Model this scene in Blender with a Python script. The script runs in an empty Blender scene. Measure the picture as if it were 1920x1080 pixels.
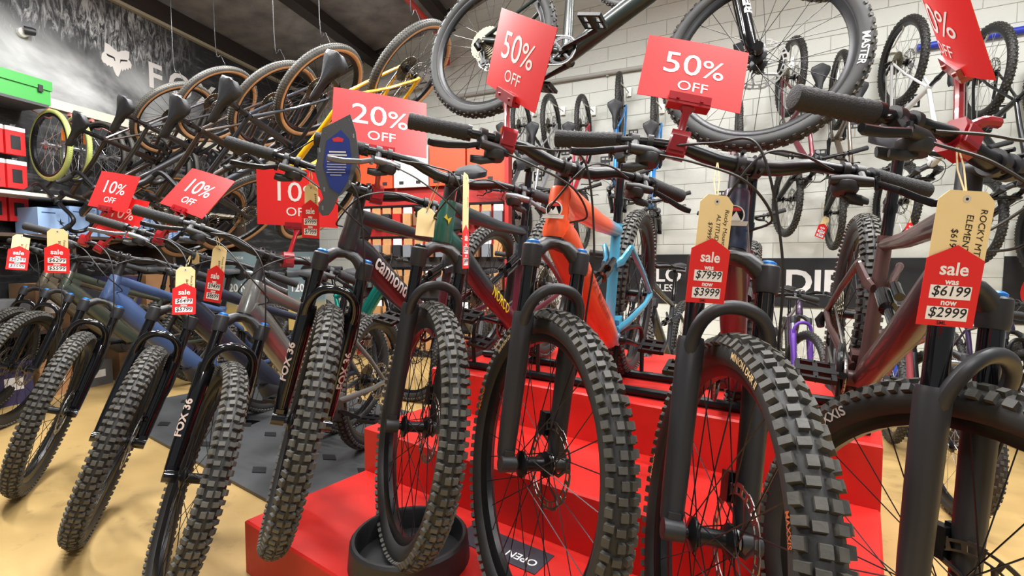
import bpy, bmesh, math, random
from math import sin, cos, pi, radians, sqrt, atan2
from mathutils import Matrix, Vector
random.seed(7)
SC = bpy.context.scene
C = SC.collection
V = Vector

# ------------------------------------------------------------------ camera, world, lights, exposure
cam = bpy.data.cameras.new('camera'); camo = bpy.data.objects.new('camera', cam); C.objects.link(camo)
cam.sensor_width = 36; cam.lens = 920 / 1920 * 36; cam.clip_start = 0.02
camo.location = (0, 0, 1.03); camo.rotation_euler = (pi / 2 - math.atan(50 / 920), 0, 0)
SC.camera = camo
w = bpy.data.worlds.new('shop_air'); SC.world = w; w.use_nodes = True
w.node_tree.nodes['Background'].inputs[0].default_value = (.93, .97, 1, 1)
w.node_tree.nodes['Background'].inputs[1].default_value = .2
vs = SC.view_settings
vs.view_transform = 'Standard'; vs.look = 'None'; vs.gamma = 1; vs.use_curve_mapping = False
vs.exposure = 0.35
LAMPS = [(-2.1, 1.8, 3.3), (-0.6, 1.5, 3.3), (1.0, 0.9, 3.3), (2.4, 0.5, 3.3), (-1.6, 3.6, 3.6), (0.0, 3.2, 3.6), (1.5, 2.6, 3.7), (2.9, 1.9, 3.8), (-2.3, 3.1, 3.3), (0.5, -1.7, 3.3)]  # last two are added, to brighten the mural and the camera-facing fronts
LAMP_POWER = 56
for p in LAMPS:
    for up in (0, 1):      # each lamp shines down; a weaker uplight is added to brighten the roof
        L = bpy.data.lights.new('tube_light', 'AREA'); L.shape = 'RECTANGLE'; L.size = 1.2; L.size_y = .12
        L.energy = LAMP_POWER * (.3 if up else 1); L.color = (1, .995, .975)
        lo = bpy.data.objects.new('tube_light', L); C.objects.link(lo); lo.location = (p[0], p[1], p[2] + (.04 if up else -.045))
        lo.rotation_euler = (pi if up else 0, 0, radians(-35))

# ------------------------------------------------------------------ materials
MATS = {}
def mat(name, col, rough=.5, metal=0., coat=0., noise=None, bump=None, emit=0.):
    """noise=(scale, amount, second colour), bump=(scale, strength)"""
    if name in MATS: return MATS[name]
    m = bpy.data.materials.new(name); m.use_nodes = True; nt = m.node_tree
    b = nt.nodes['Principled BSDF']
    b.inputs['Base Color'].default_value = (*col, 1); b.inputs['Roughness'].default_value = rough
    b.inputs['Metallic'].default_value = metal; b.inputs['Coat Weight'].default_value = coat
    if noise or bump: tc = nt.nodes.new('ShaderNodeTexCoord')
    if noise:
        n = nt.nodes.new('ShaderNodeTexNoise'); n.inputs['Scale'].default_value = noise[0]; n.inputs['Detail'].default_value = 6
        nt.links.new(tc.outputs['Object'], n.inputs['Vector'])
        r = nt.nodes.new('ShaderNodeMapRange'); r.inputs[1].default_value = .35; r.inputs[2].default_value = .75
        r.inputs[4].default_value = noise[1]; nt.links.new(n.outputs['Fac'], r.inputs[0])
        mx = nt.nodes.new('ShaderNodeMix'); mx.data_type = 'RGBA'
        mx.inputs[6].default_value = (*col, 1); mx.inputs[7].default_value = (*noise[2], 1)
        nt.links.new(r.outputs[0], mx.inputs[0]); nt.links.new(mx.outputs[2], b.inputs['Base Color'])
    if bump:
        n2 = nt.nodes.new('ShaderNodeTexNoise'); n2.inputs['Scale'].default_value = bump[0]; n2.inputs['Detail'].default_value = 4
        nt.links.new(tc.outputs['Object'], n2.inputs['Vector'])
        bp = nt.nodes.new('ShaderNodeBump'); bp.inputs['Strength'].default_value = bump[1]; bp.inputs['Distance'].default_value = .01
        nt.links.new(n2.outputs['Fac'], bp.inputs['Height']); nt.links.new(bp.outputs[0], b.inputs['Normal'])
    if emit:
        b.inputs['Emission Color'].default_value = (*col, 1); b.inputs['Emission Strength'].default_value = emit
    MATS[name] = m; return m
def srgb(r, g, b):
    f = lambda c: (c / 255 / 12.92) if c / 255 <= .04045 else ((c / 255 + .055) / 1.055) ** 2.4
    return (f(r), f(g), f(b))
RUBBER = mat('tyre_rubber', srgb(58, 57, 54), .6, noise=(14, .6, srgb(88, 84, 75)), bump=(60, .12))
RUBBER2 = mat('tyre_rubber_dusty', srgb(70, 69, 66), .68, noise=(10, .7, srgb(100, 97, 90)), bump=(60, .12))
SIDEW = mat('tyre_sidewall', srgb(34, 34, 34), .58, noise=(20, .4, srgb(48, 46, 44)))
TAN = mat('tan_sidewall', srgb(198, 152, 108), .6, noise=(12, .4, srgb(176, 126, 84)))
LIME = mat('lime_tyre', srgb(176, 186, 108), .6)
BLACK = mat('black_anodised', srgb(26, 26, 28), .32, .35, noise=(30, .3, srgb(38, 38, 40)))
GLOSS = mat('gloss_black', srgb(16, 16, 19), .12, .2, coat=.6)
SATIN = mat('satin_black', srgb(44, 44, 47), .42, .1)
GRIP = mat('grip_rubber', srgb(38, 38, 40), .75, bump=(400, .35))
PLAST = mat('black_plastic', srgb(34, 34, 36), .48)
GREYP = mat('dark_grey_plastic', srgb(66, 67, 70), .45)
STEEL = mat('brushed_steel', srgb(138, 136, 133), .38, 1., noise=(40, .4, srgb(112, 109, 105)))
GOLDC = mat('cassette_metal', srgb(126, 119, 102), .45, 1.)
SPOKE = mat('spoke_black', srgb(34, 34, 36), .35, .5)
SPOKES = mat('spoke_silver', srgb(170, 170, 172), .3, .9)
LEVER = mat('lever_silver', srgb(112, 114, 118), .4, .6)
SILVER = mat('silver_metal', srgb(150, 152, 156), .3, .8)
BLUECAP = mat('blue_fork_cap', srgb(40, 120, 205), .35, .3)
SADDLE = mat('saddle_vinyl', srgb(36, 37, 40), .5, bump=(90, .1))
RED = mat('sign_red', srgb(232, 44, 46), .38, noise=(4, .15, srgb(222, 38, 40)))
CLIPRED = mat('clip_red', srgb(146, 20, 30), .25, 0, coat=.5)
TAGRED = mat('tag_red', srgb(222, 36, 38), .45)
WHITE = mat('print_white', srgb(240, 238, 238), .5)
INK = mat('marker_ink', srgb(24, 22, 26), .5)
MANILA = mat('manila_card', srgb(238, 214, 160), .7, noise=(22, .4, srgb(226, 198, 140)))
STRING = mat('jute_string', srgb(190, 168, 120), .85)
DECALW = mat('decal_white', srgb(214, 210, 206), .5)
DECALP = mat('decal_pale_pink', srgb(206, 186, 178), .5)
DECALY = mat('decal_yellow', srgb(216, 196, 40), .5)
DECALT = mat('decal_tan', srgb(214, 182, 130), .55)
DECALR = mat('decal_red', srgb(196, 40, 40), .5)
ORANGE = mat('orange_reflector', srgb(238, 130, 30), .3)
def paint(n, r, g, b, rough=.3, metal=.25, coat=.5): return mat('paint_' + n, srgb(r, g, b), rough, metal, coat)

# ------------------------------------------------------------------ mesh building
class MB:
    def __init__(s): s.v = []; s.f = []; s.m = []
    def add(s, vs, fs, m=0):
        o = len(s.v); s.v += [tuple(p) for p in vs]
        for f in fs: s.f.append(tuple(i + o for i in f)); s.m.append(m)
    def box(s, c, size, R=None, m=0):
        x, y, z = (d / 2 for d in size); c = V(c)
        vs = [V((a * x, b * y, d * z)) for a in (-1, 1) for b in (-1, 1) for d in (-1, 1)]
        if R is not None: vs = [R @ p for p in vs]
        s.add([p + c for p in vs], [(0, 1, 3, 2), (4, 6, 7, 5), (0, 4, 5, 1), (2, 3, 7, 6), (0, 2, 6, 4), (1, 5, 7, 3)], m)
    def sweep(s, pts, rad, n=10, m=0, up=(0, 0, 1), caps=True, closed=False):
        pts = [V(p) for p in pts]; N = len(pts)
        if not isinstance(rad, (list, tuple)): rad = [rad] * N
        rings = []; pu = V(up)
        for i, p in enumerate(pts):
            if closed: t = pts[(i + 1) % N] - pts[i - 1]
            else: t = pts[min(i + 1, N - 1)] - pts[max(i - 1, 0)]
            t = t.normalized() if t.length > 1e-9 else V((1, 0, 0))
            sd = t.cross(pu)
            if sd.length < 1e-3: sd = t.cross(V((1, 0, 0)) if abs(t.x) < .9 else V((0, 1, 0)))
            sd.normalize(); u = sd.cross(t).normalized(); pu = u
            r = rad[i]; ra, rb = (r if isinstance(r, (tuple, list)) else (r, r))
            rings.append([p + sd * (ra * cos(2 * pi * k / n)) + u * (rb * sin(2 * pi * k / n)) for k in range(n)])
        vs = [q for r in rings for q in r]; fs = []
        for i in range(N if closed else N - 1):
            a = i * n; b = ((i + 1) % N) * n
            for k in range(n): fs.append((a + k, a + (k + 1) % n, b + (k + 1) % n, b + k))
        if caps and not closed: fs += [tuple(range(n))[::-1], tuple((N - 1) * n + k for k in range(n))]
        s.add(vs, fs, m)
    def lathe(s, prof, n=24, M=None, m=0, closed=False):
        """profile of (radius, y) about the local Y axis"""
        vs = []; fs = []; P = len(prof)
        for k in range(n):
            a = 2 * pi * k / n
            for r, y in prof: vs.append(V((r * cos(a), y, r * sin(a))))
        if M is not None: vs = [M @ p for p in vs]
        for k in range(n):
            a = k * P; b = ((k + 1) % n) * P
            for j in range(P if closed else P - 1):
                j2 = (j + 1) % P; fs.append((a + j, a + j2, b + j2, b + j))
        s.add(vs, fs, m)
    def cyl(s, a, b, r, n=14, m=0, r2=None): s.sweep([a, b], [r, r if r2 is None else r2], n, m)
    def poly(s, pts2, th, M=None, m=0):
        """extruded polygon in the local XY plane, thickness along Z, centred"""
        n = len(pts2); vs = [V((x, y, th / 2)) for x, y in pts2] + [V((x, y, -th / 2)) for x, y in pts2]
        if M is not None: vs = [M @ p for p in vs]
        s.add(vs, [tuple(range(n)), tuple(range(2 * n - 1, n - 1, -1))] + [((i + 1) % n, i, n + i, n + (i + 1) % n) for i in range(n)], m)
    def mesh(s, name, smooth=35):
        me = bpy.data.meshes.new(name); me.from_pydata(s.v, [], s.f)
        k = max(s.m) + 1 if s.m else 1
        for i in range(k): me.materials.append(None)
        me.polygons.foreach_set('material_index', s.m)
        if smooth:
            me.polygons.foreach_set('use_smooth', [True] * len(s.f)); me.set_sharp_from_angle(angle=radians(smooth))
        me.update(); return me
CACHE = {}
def cached(key, fn, name, smooth=35):
    if key not in CACHE: CACHE[key] = fn().mesh(name, smooth)
    return CACHE[key]
def obj(name, me, mats, parent=None, M=None):
    if isinstance(me, MB): me = me.mesh(name)
    o = bpy.data.objects.new(name, me); C.objects.link(o)
    if not isinstance(mats, (list, tuple)): mats = [mats]
    for i, sl in enumerate(o.material_slots): sl.link = 'OBJECT'; sl.material = mats[min(i, len(mats) - 1)]
    if parent is not None: o.parent = parent
    if M is not None: o.matrix_basis = M
    return o
def tag(o, label, cat, group=None):
    o['label'] = label; o['category'] = cat
    if group: o['group'] = group
    return o
def empty(name, label, cat, group=None, M=None):
    o = bpy.data.objects.new(name, None); C.objects.link(o); o.empty_display_size = .1
    if M is not None: o.matrix_basis = M
    return tag(o, label, cat, group)
def struct(o): o['kind'] = 'structure'; return o
T = Matrix.Translation
def RX(a): return Matrix.Rotation(a, 4, 'X')
def RY(a): return Matrix.Rotation(a, 4, 'Y')
def RZ(a): return Matrix.Rotation(a, 4, 'Z')
def basis(x, y, z, o=(0, 0, 0)):
    x, y, z = V(x), V(y), V(z)
    return Matrix(((x.x, y.x, z.x, o[0]), (x.y, y.y, z.y, o[1]), (x.z, y.z, z.z, o[2]), (0, 0, 0, 1)))
def frame_z(o, z, hint=(0, 0, 1)):
    z = V(z).normalized(); x = V(hint).cross(z)
    if x.length < 1e-4: x = V((1, 0, 0)).cross(z)
    x.normalize(); return basis(x, z.cross(x), z, o)
# text as a flat mesh in XY, centred on the origin
def text_mesh(s, size, bold=0., shear=0., space=1., align='CENTER'):
    key = ('t', s, size, bold, shear, space, align)
    if key in CACHE: return CACHE[key]
    cu = bpy.data.curves.new('lettering', 'FONT'); cu.body = s; cu.size = size; cu.align_x = align; cu.align_y = 'CENTER'
    cu.offset = bold * size; cu.shear = shear; cu.space_character = space; cu.resolution_u = 3; cu.fill_mode = 'FRONT'
    o = bpy.data.objects.new('lettering', cu); C.objects.link(o)
    dg = bpy.context.evaluated_depsgraph_get(); me = bpy.data.meshes.new_from_object(o.evaluated_get(dg))
    bpy.data.objects.remove(o); me.name = 'lettering'
    me.materials.clear(); me.materials.append(None)
    CACHE[key] = me; return me
def letter(s, size, m, parent, M, name='lettering', **k): return obj(name, text_mesh(s, size, **k), m, parent, M)
def bent_text(s, size, fn, key, bold=0., space=1.):
    """flat text pushed through fn(x, y) -> point, finely cut so that it follows a curve"""
    kk = ('bt', key, s, size)
    if kk in CACHE: return CACHE[kk]
    bm = bmesh.new(); bm.from_mesh(text_mesh(s, size, bold, 0, space)); bmesh.ops.triangulate(bm, faces=bm.faces[:])
    for _ in range(2):
        e = [e for e in bm.edges if e.calc_length() > size * .22]
        if e: bmesh.ops.subdivide_edges(bm, edges=e, cuts=1); bmesh.ops.triangulate(bm, faces=bm.faces[:])
    for v in bm.verts: v.co = V(fn(v.co.x, v.co.y))
    me = bpy.data.meshes.new('lettering'); bm.to_mesh(me); bm.free(); me.materials.clear(); me.materials.append(None)
    CACHE[kk] = me; return me

# ------------------------------------------------------------------ wheels (axle along local Y, centre at the origin)
def knob(mb, R0, r0, th, ph, lt, ll, h, m=0):
    """one tread block on the tyre surface: th round the wheel, ph round the tube"""
    def P(dth, dph, hh):
        a = th + dth; b = ph + dph; rr = R0 + (r0 + hh) * cos(b)
        return V((rr * cos(a), (r0 + hh) * sin(b), rr * sin(a)))
    a = lt / 2 / (R0 + r0); b = ll / 2 / r0
    vs = [P(-a, -b, -.001), P(a, -b, -.001), P(a, b, -.001), P(-a, b, -.001)]
    k = .82; vs += [P(-a * k, -b * k, h), P(a * k, -b * k, h), P(a * k, b * k, h), P(-a * k, b * k, h)]
    mb.add(vs, [(4, 5, 6, 7), (0, 1, 5, 4), (1, 2, 6, 5), (2, 3, 7, 6), (3, 0, 4, 7)], m)
def make_tyre(kind, R, W):
    mb = MB(); h = .0078 if kind == 'mtb' else .0045 if kind == 'xc' else .002
    r0 = W / 2; R0 = R - h - r0; n1, n2 = (72, 14)
    vs = [];
    for i in range(n1):
        a = 2 * pi * i / n1
        for j in range(n2):
            b = 2 * pi * j / n2; rr = R0 + r0 * cos(b); vs.append((rr * cos(a), r0 * sin(b), rr * sin(a)))
    for tr in (0, 1):
        fs = []
        for i in range(n1):
            for j in range(n2):
                b = 2 * pi * (j + .5) / n2; b = min(b, 2 * pi - b)
                if (b < radians(58 if kind != 'gravel' else 72)) == (tr == 0):
                    a0 = i * n2; a1 = ((i + 1) % n1) * n2; j2 = (j + 1) % n2
                    fs.append((a0 + j, a0 + j2, a1 + j2, a1 + j))
        if tr == 0: mb.add(vs, fs, 0 if kind == 'gravel' else 2)
        else: mb.f += fs; mb.m += [1] * len(fs)
    if kind == 'mtb':
        N = 92
        for i in range(N):
            a = 2 * pi * i / N; o = i % 2
            for s in (-1, 1):
                if o: knob(mb, R0, r0, a, s * .25, .0172, .0132, h); knob(mb, R0, r0, a + .012, s * 1.0, .0178, .0135, h * 1.15)
                else: knob(mb, R0, r0, a, s * .36, .0138, .0155, h); knob(mb, R0, r0, a + .012, s * .93, .0138, .0172, h * 1.15)
    elif kind == 'xc':
        N = 88
        for i in range(N):
            a = 2 * pi * i / N
            knob(mb, R0, r0, a, (.16 if i % 2 else -.16), .014, .012, h)
            for s in (-1, 1): knob(mb, R0, r0, a + .03, s * (.62 if i % 2 else .95), .012, .009, h)
    else:
        N = 120
        for i in range(N):
            a = 2 * pi * i / N
            for s in (-1, 0, 1): knob(mb, R0, r0, a + (.02 if s else 0), s * .72, .0085, .0085, h)
    return mb
def make_rim(R, W, deep=.026):
    ro = R - W * .92; ri = ro - deep; w = .017
    mb = MB(); mb.lathe([(ro, -w), (ro, w), (ro - .008, w + .0005), (ri, .007), (ri, -.007), (ro - .008, -w - .0005)], 60, closed=True); return mb
def make_spokes(R, W, n=28, deep=.026, r=.0013):
    ri = R - W * .92 - deep + .003; mb = MB()
    for i in range(n):
        s = 1 if i % 2 else -1; k = i // 2; a = 2 * pi * i / n; d = radians(62) * (1 if k % 2 else -1)
        mb.sweep([(.028 * cos(a + d), s * .031, .028 * sin(a + d)), (ri * cos(a), s * .004, ri * sin(a))], r, 4, caps=False)
    return mb
def make_hub(rear):
    mb = MB(); e = .062 if not rear else .072
    mb.lathe([(0, -e), (.0095, -e), (.0095, -.042), (.03, -.035), (.03, -.029), (.0155, -.022), (.0155, .022), (.03, .029), (.03, .035), (.0115, .042), (.0115, e), (0, e)], 20)
    return mb
def make_rotor(r=.1):
    mb = MB(); y = .041; n = 72; t = .001
    def ring(f, seg):
        for k in seg:
            a0, a1 = 2 * pi * k / n, 2 * pi * (k + 1) / n
            for ra, rb in f:
                q = [(ra, a0), (rb, a0), (rb, a1), (ra, a1)]
                mb.add([(p[0] * cos(p[1]), y + d, p[0] * sin(p[1])) for d in (t, -t) for p in q],
                       [(0, 1, 2, 3), (7, 6, 5, 4), (0, 4, 5, 1), (1, 5, 6, 2), (2, 6, 7, 3), (3, 7, 4, 0)])
    for k in range(n):
        wv = 1 + .014 * (1 if (k // 3) % 2 else -1)
        ring([(r * .8, r * .835), (r * .94, r * wv)], [k])
        if k % 3 == 0: ring([(r * .835, r * .94)], [k])
    for k in range(6):
        a = 2 * pi * k / 6
        mb.sweep([(.022 * cos(a), y, .022 * sin(a)), (.05 * cos(a + .22), y, .05 * sin(a + .22)), (r * .82 * cos(a + .62), y, r * .82 * sin(a + .62))], [(.0065, .001), (.0045, .001), (.0055, .001)], 6, up=(0, 1, 0))
    mb.lathe([(.016, y - .002), (.027, y - .002), (.027, y + .002), (.016, y + .002)], 20, closed=True)
    return mb
def make_cassette(rs=1.):
    mb = MB(); rad = [.086, .074, .064, .055, .047, .040, .034, .029, .025, .021]
    for i, r in enumerate(rad):
        y = -.034 - i * .0038; n = 56; r *= rs
        vs = []
        for k in range(n):
            a = 2 * pi * k / n; rr = r + (.0022 if k % 2 else -.0022)
            vs += [(rr * cos(a), y, rr * sin(a)), (rr * cos(a), y - .0018, rr * sin(a)), (r * .82 * cos(a), y, r * .82 * sin(a)), (r * .82 * cos(a), y - .0018, r * .82 * sin(a))]
        fs = []
        for k in range(n):
            a = 4 * k; b = 4 * ((k + 1) % n); fs += [(a, b, b + 1, a + 1), (a + 2, b + 2, b, a), (a + 1, b + 1, b + 3, a + 3)]
        mb.add(vs, fs)
    mb.lathe([(.0, -.075), (.019, -.075), (.03, -.034), (.0, -.034)], 20)
    return mb
def wheel(root, M, st, front, tyre_text=None):
    R, W = st['R'], st['W']; k = st.get('tyre', 'mtb')
    nm = 'front_wheel' if front else 'rear_wheel'
    rim = obj(nm, cached(('rim', R, W, st.get('deep', .026)), lambda: make_rim(R, W, st.get('deep', .026)), 'rim'), st.get('rim_mat', BLACK), root, M)
    obj('tyre', cached(('tyre', k, R, W), lambda: make_tyre(k, R, W), 'tyre', 30), st.get('tyre_mats', [RUBBER, SIDEW]), rim, RY(random.random() * 6))
    sp = obj('spokes', cached(('spk', R, W, st.get('deep', .026)), lambda: make_spokes(R, W, deep=st.get('deep', .026)), 'spokes'), st.get('spoke_mat', SPOKE), rim); sp['kind'] = 'stuff'
    obj('hub', cached(('hub', front), lambda: make_hub(not front), 'hub'), BLACK, rim)
    if st.get('disc', True): obj('brake_rotor', cached(('rot', st.get('rotor', .1)), lambda: make_rotor(st.get('rotor', .1)), 'brake_rotor', 30), STEEL, rim)
    if not front: obj('cassette', cached(('cas',), make_cassette, 'cassette', 20), GOLDC, rim)
    if tyre_text:
        rr = R - W * .62
        for s, size, ang, m, side in tyre_text:
            fn = lambda x, y, a=ang, sd=side: ((rr + y) * cos(a + sd * x / rr), sd * (W / 2 + .0012 - abs(y) * .08), (rr + y) * sin(a + sd * x / rr))
            obj('tyre_lettering', bent_text(s, size, fn, ('ty', R, round(ang, 2), side), .02), m, rim)
    return rim

# ------------------------------------------------------------------ fork, bars (fork space: origin at the crown race, Z up the steerer, X forward, Y to the bike's left)
def fork_len(g): return sqrt(g['ac'] ** 2 - g['off'] ** 2)
def make_lowers(g):
    L = fork_len(g); mb = MB(); lt = -L + .352
    for s in (-1, 1):
        y = s * .066
        mb.sweep([(.022, y, lt), (.022, y, lt - .012), (.022, y, lt - .1), (.023, y, -L + .07), (.024, y, -L + .02), (.03, y * .98, -L - .002)], [.0235, .026, .025, .0225, .021, .018], 14)
        mb.cyl((.044, s * .05, -L), (.044, s * .086, -L), .0185, 14)
        mb.box((.034, s * .068, -L + .01), (.03, .022, .04))
    mb.sweep(bez([(.03, -.068, lt - .05), (.044, -.07, lt - .005), (.058, -.06, lt + .032), (.066, -.036, lt + .056), (.068, 0, lt + .064), (.066, .036, lt + .056), (.058, .06, lt + .032), (.044, .07, lt - .005), (.03, .068, lt - .05)], 3), [(.0138, .0115)] * 25, 12, up=(1, 0, 0))
    return mb
def make_stanchion(g):
    L = fork_len(g); mb = MB(); mb.cyl((.022, 0, -.05), (.022, 0, -L + .33), .0178, 18)
    return mb
def make_crown(g):
    mb = MB()
    for s in (-1, 1):
        mb.sweep([(.022, s * .066, -.026), (.022, s * .066, -.03), (.022, s * .066, -.07), (.022, s * .066, -.082)], [.0215, .0245, .0245, .022], 18)
    mb.sweep([(.022, -.066, -.052), (.02, -.05, -.036), (.012, -.03, -.018), (.004, 0, -.012), (.012, .03, -.018), (.02, .05, -.036), (.022, .066, -.052)],
             [(.02, .022), (.019, .02), (.021, .017), (.026, .015), (.021, .017), (.019, .02), (.02, .022)], 12, up=(0, 0, 1))
    mb.cyl((0, 0, -.016), (0, 0, .004), .027, 18)
    return mb
def make_cap():
    mb = MB(); mb.lathe([(0, .008), (.011, .008), (.0165, .004), (.0165, -.003), (0, -.003)], 16, RX(pi / 2)); return mb
def make_fender(g, wide=.04, a0=28, a1=118):
    """curved mudguard strip over the tyre"""
    L = fork_len(g); mb = MB(); R = g['R'] + .028; c = V((g['off'], 0, -L)); n = 12
    vs = []; fs = []
    for i in range(n + 1):
        a = radians(a0 + (a1 - a0) * i / n); wd = wide * (.55 + .45 * sin(pi * min(1, .25 + i / n * .75)))
        for t in (0, .003):
            for j in range(7):
                y = wd * (j - 3) / 3; r = R + t - .022 * (abs(j - 3) / 3) ** 2
                vs.append(c + V((r * cos(a), y, r * sin(a))))
    q = 14
    for i in range(n):
        for j in range(6):
            a = i * q + j; fs += [(a, a + 1, a + q + 1, a + q), (a + 7, a + 7 + q, a + 8 + q, a + 8)]
        fs += [(i * q, i * q + q, i * q + q + 7, i * q + 7), (i * q + 6, i * q + 13, i * q + q + 13, i * q + q + 6)]
    mb.add(vs, fs); return mb
def make_rigid(g):
    L = fork_len(g); mb = MB(); y = .05
    for s in (-1, 1):
        mb.sweep([(0, s * .012, -.004), (.004, s * .038, -.02), (.008, s * .047, -.09), (.018, s * .05, -.22), (.034, s * .052, -L + .05), (.045, s * .054, -L)], [(.018, .018), (.017, .02), (.011, .019), (.01, .016), (.008, .011), (.01, .012)], 10, up=(1, 0, 0))
    mb.cyl((0, 0, -.02), (0, 0, .004), .025, 16)
    return mb
def bar_at(g, y):
    z0 = g['ht'] + g.get('sp', .055); s = g['stem']; r = g['rise']; b = g['bar'] / 2
    ys = [0, .03, .06, .13, .2, b]; xs = [s, s, s, s - .006, s - .016, s - .06]; zs = [z0, z0, z0 + .1 * r, z0 + .85 * r, z0 + r, z0 + r + .002]
    a = min(abs(y), b)
    for i in range(5):
        if a <= ys[i + 1]:
            t = (a - ys[i]) / (ys[i + 1] - ys[i]); return V((xs[i] + t * (xs[i + 1] - xs[i]), y, zs[i] + t * (zs[i + 1] - zs[i])))
    return V((xs[-1], y, zs[-1]))
def make_bar(g):
    b = g['bar'] / 2; ys = [-b + .02, -.28, -.2, -.165, -.13, -.095, -.06, -.03, 0, .03, .06, .095, .13, .165, .2, .28, b - .02]
    mb = MB(); mb.sweep([bar_at(g, y) for y in ys], [.0112 if abs(y) > .16 else .0128 if abs(y) > .1 else .0158 for y in ys], 14, up=(1, 0, 0)); return mb
def make_stem(g):
    z0 = g['ht'] + g.get('sp', .055); s = g['stem']; mb = MB()
    mb.cyl((0, 0, g['ht']), (0, 0, z0 + .022), .0185, 18)
    mb.cyl((0, 0, z0 + .022), (0, 0, z0 + .027), .0165, 18, 1)
    mb.sweep([(0, 0, z0), (s * .55, 0, z0), (s, 0, z0)], [(.021, .0175), (.017, .016), (.021, .02)], 14, up=(0, 0, 1))
    for sd in (-1, 1): mb.cyl((s, sd * .01, z0), (s, sd * .026, z0), .0225, 18)
    for sd in (-1, 1):
        for zz in (-1, 1): mb.cyl((s + .012, sd * .018, z0 + zz * .017), (s + .025, sd * .018, z0 + zz * .017), .004, 8, 1)
    return mb
def grip_frame(g, s):
    b = g['bar'] / 2; e = bar_at(g, s * b); i = bar_at(g, s * (b - .13)); return e, i
def make_grip(g, s):
    e, i = grip_frame(g, s); mb = MB(); pts = []; rad = []; n = 22; d = i - e
    for k in range(n + 1):
        t = k / n; pts.append(e + d * t); rad.append(.0166 + (.0014 if k % 2 else 0) + .0012 * abs(t - .5) * 2)
    mb.sweep([e - d * .012] + pts, [.0125] + rad, 16, up=(1, 0, 0))
    mb.sweep([i, i + d * .07], .0185, 16, 1)
    mb.cyl(i + d * .03 + V((.014, 0, -.008)), i + d * .03 + V((.024, 0, -.012)), .0035, 8, 1)
    return mb
def make_lever(g, s):
    """brake master cylinder, clamp and blade"""
    y0 = g['bar'] / 2 - .165; p = bar_at(g, s * y0); mb = MB(); dx = V((1, 0, 0)); up = V((0, 0, 1)); sd = V((0, s, 0))
    mb.cyl(p - sd * .008, p + sd * .008, .0175, 16)
    a = p + dx * .024 - up * .03
    mb.sweep([p + dx * .01 - up * .008, a], [(.009, .01), (.009, .008)], 10)
    mb.sweep([a - sd * .062 - dx * .008, a - sd * .03, a + sd * .012 + dx * .006], [(.0085, .0095), (.012, .0125), (.009, .01)], 12, m=2)
    b = a + sd * .018 + dx * .012 - up * .004
    mb.sweep([b, b + sd * .028 + dx * .018 - up * .016, b + sd * .07 + dx * .012 - up * .024, b + sd * .1 + dx * .006 - up * .026, b + sd * .112 + dx * .012 - up * .028], [(.006, .0065), (.0045, .007), (.004, .0075), (.0045, .008), (.0045, .007)], 8, m=1)
    mb.cyl(b - up * .012, b + up * .012, .0048, 10, 1)
    return mb
def make_shifter(g, s):
    y0 = g['bar'] / 2 - .195; p = bar_at(g, s * y0); mb = MB(); sd = V((0, s, 0))
    mb.cyl(p - sd * .006, p + sd * .006, .0165, 14)
    c = p + V((.006, 0, -.04))
    mb.lathe([(0, -.014), (.02, -.014), (.0245, -.006), (.0245, .006), (.018, .014), (0, .014)], 18, T(c) @ RX(pi / 2))
    mb.sweep([c + V((-.01, 0, -.008)), c + V((-.02, s * .025, -.014)), c + V((-.02, s * .05, -.016))], [(.004, .008), (.003, .011), (.003, .009)], 8)
    mb.sweep([c + V((.005, 0, -.015)), c + V((.004, s * .03, -.022)), c + V((-.002, s * .048, -.022))], [(.004, .006), (.003, .009), (.003, .007)], 8)
    return mb
def bez(pts, n=14):
    """Catmull-Rom through pts"""
    P = [V(p) for p in pts]; P = [P[0] * 2 - P[1]] + P + [P[-1] * 2 - P[-2]]; out = []
    for i in range(1, len(P) - 2):
        for k in range(n):
            t = k / n; a, b, c, d = P[i - 1:i + 3]
            out.append(.5 * ((2 * b) + (c - a) * t + (2 * a - 5 * b + 4 * c - d) * t * t + (3 * b - a - 3 * c + d) * t ** 3))
    return out + [P[-2]]
def make_hose(g, s, kind):
    y0 = g['bar'] / 2 - .165; p = bar_at(g, s * y0) + V((.022, -s * .06, -.012)); z0 = g['ht']; L = fork_len(g)
    if kind == 'front':
        pts = [p, p + V((.05, -s * .08, -.005)), (.14, s * .02, z0 + .03), (.11, .05, -.02), (.06, .082, -.17), (.034, .094, -.3), (.0, .078, -L + .12)]
    elif kind == 'rear':
        pts = [p, p + V((.045, -s * .09, 0)), (.13, -s * .01, z0 + .02), (.07, -s * .05, z0 - .06), (.012, -s * .03, z0 * .5)]
    else:
        q = bar_at(g, s * (g['bar'] / 2 - .195)) + V((.02, -s * .02, -.034))
        pts = [q, q + V((.05, -s * .06, -.03)), (.12, s * .03, z0 - .03), (.06, -s * .05, z0 - .07), (.01, -s * .03, z0 * .35)]
    mb = MB(); mb.sweep(bez(pts, 10), .0026, 6, caps=False); return mb
def make_caliper(g):
    L = fork_len(g); mb = MB(); c = V((-.012, .052, -L + .085))
    mb.box(c, (.034, .03, .055)); mb.cyl(c + V((-.01, .016, .012)), c + V((-.01, .026, .012)), .012, 12); mb.cyl(c + V((.004, .016, -.012)), c + V((.004, .026, -.012)), .012, 12)
    mb.box(c + V((.02, .01, .0)), (.03, .014, .07)); return mb
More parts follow.
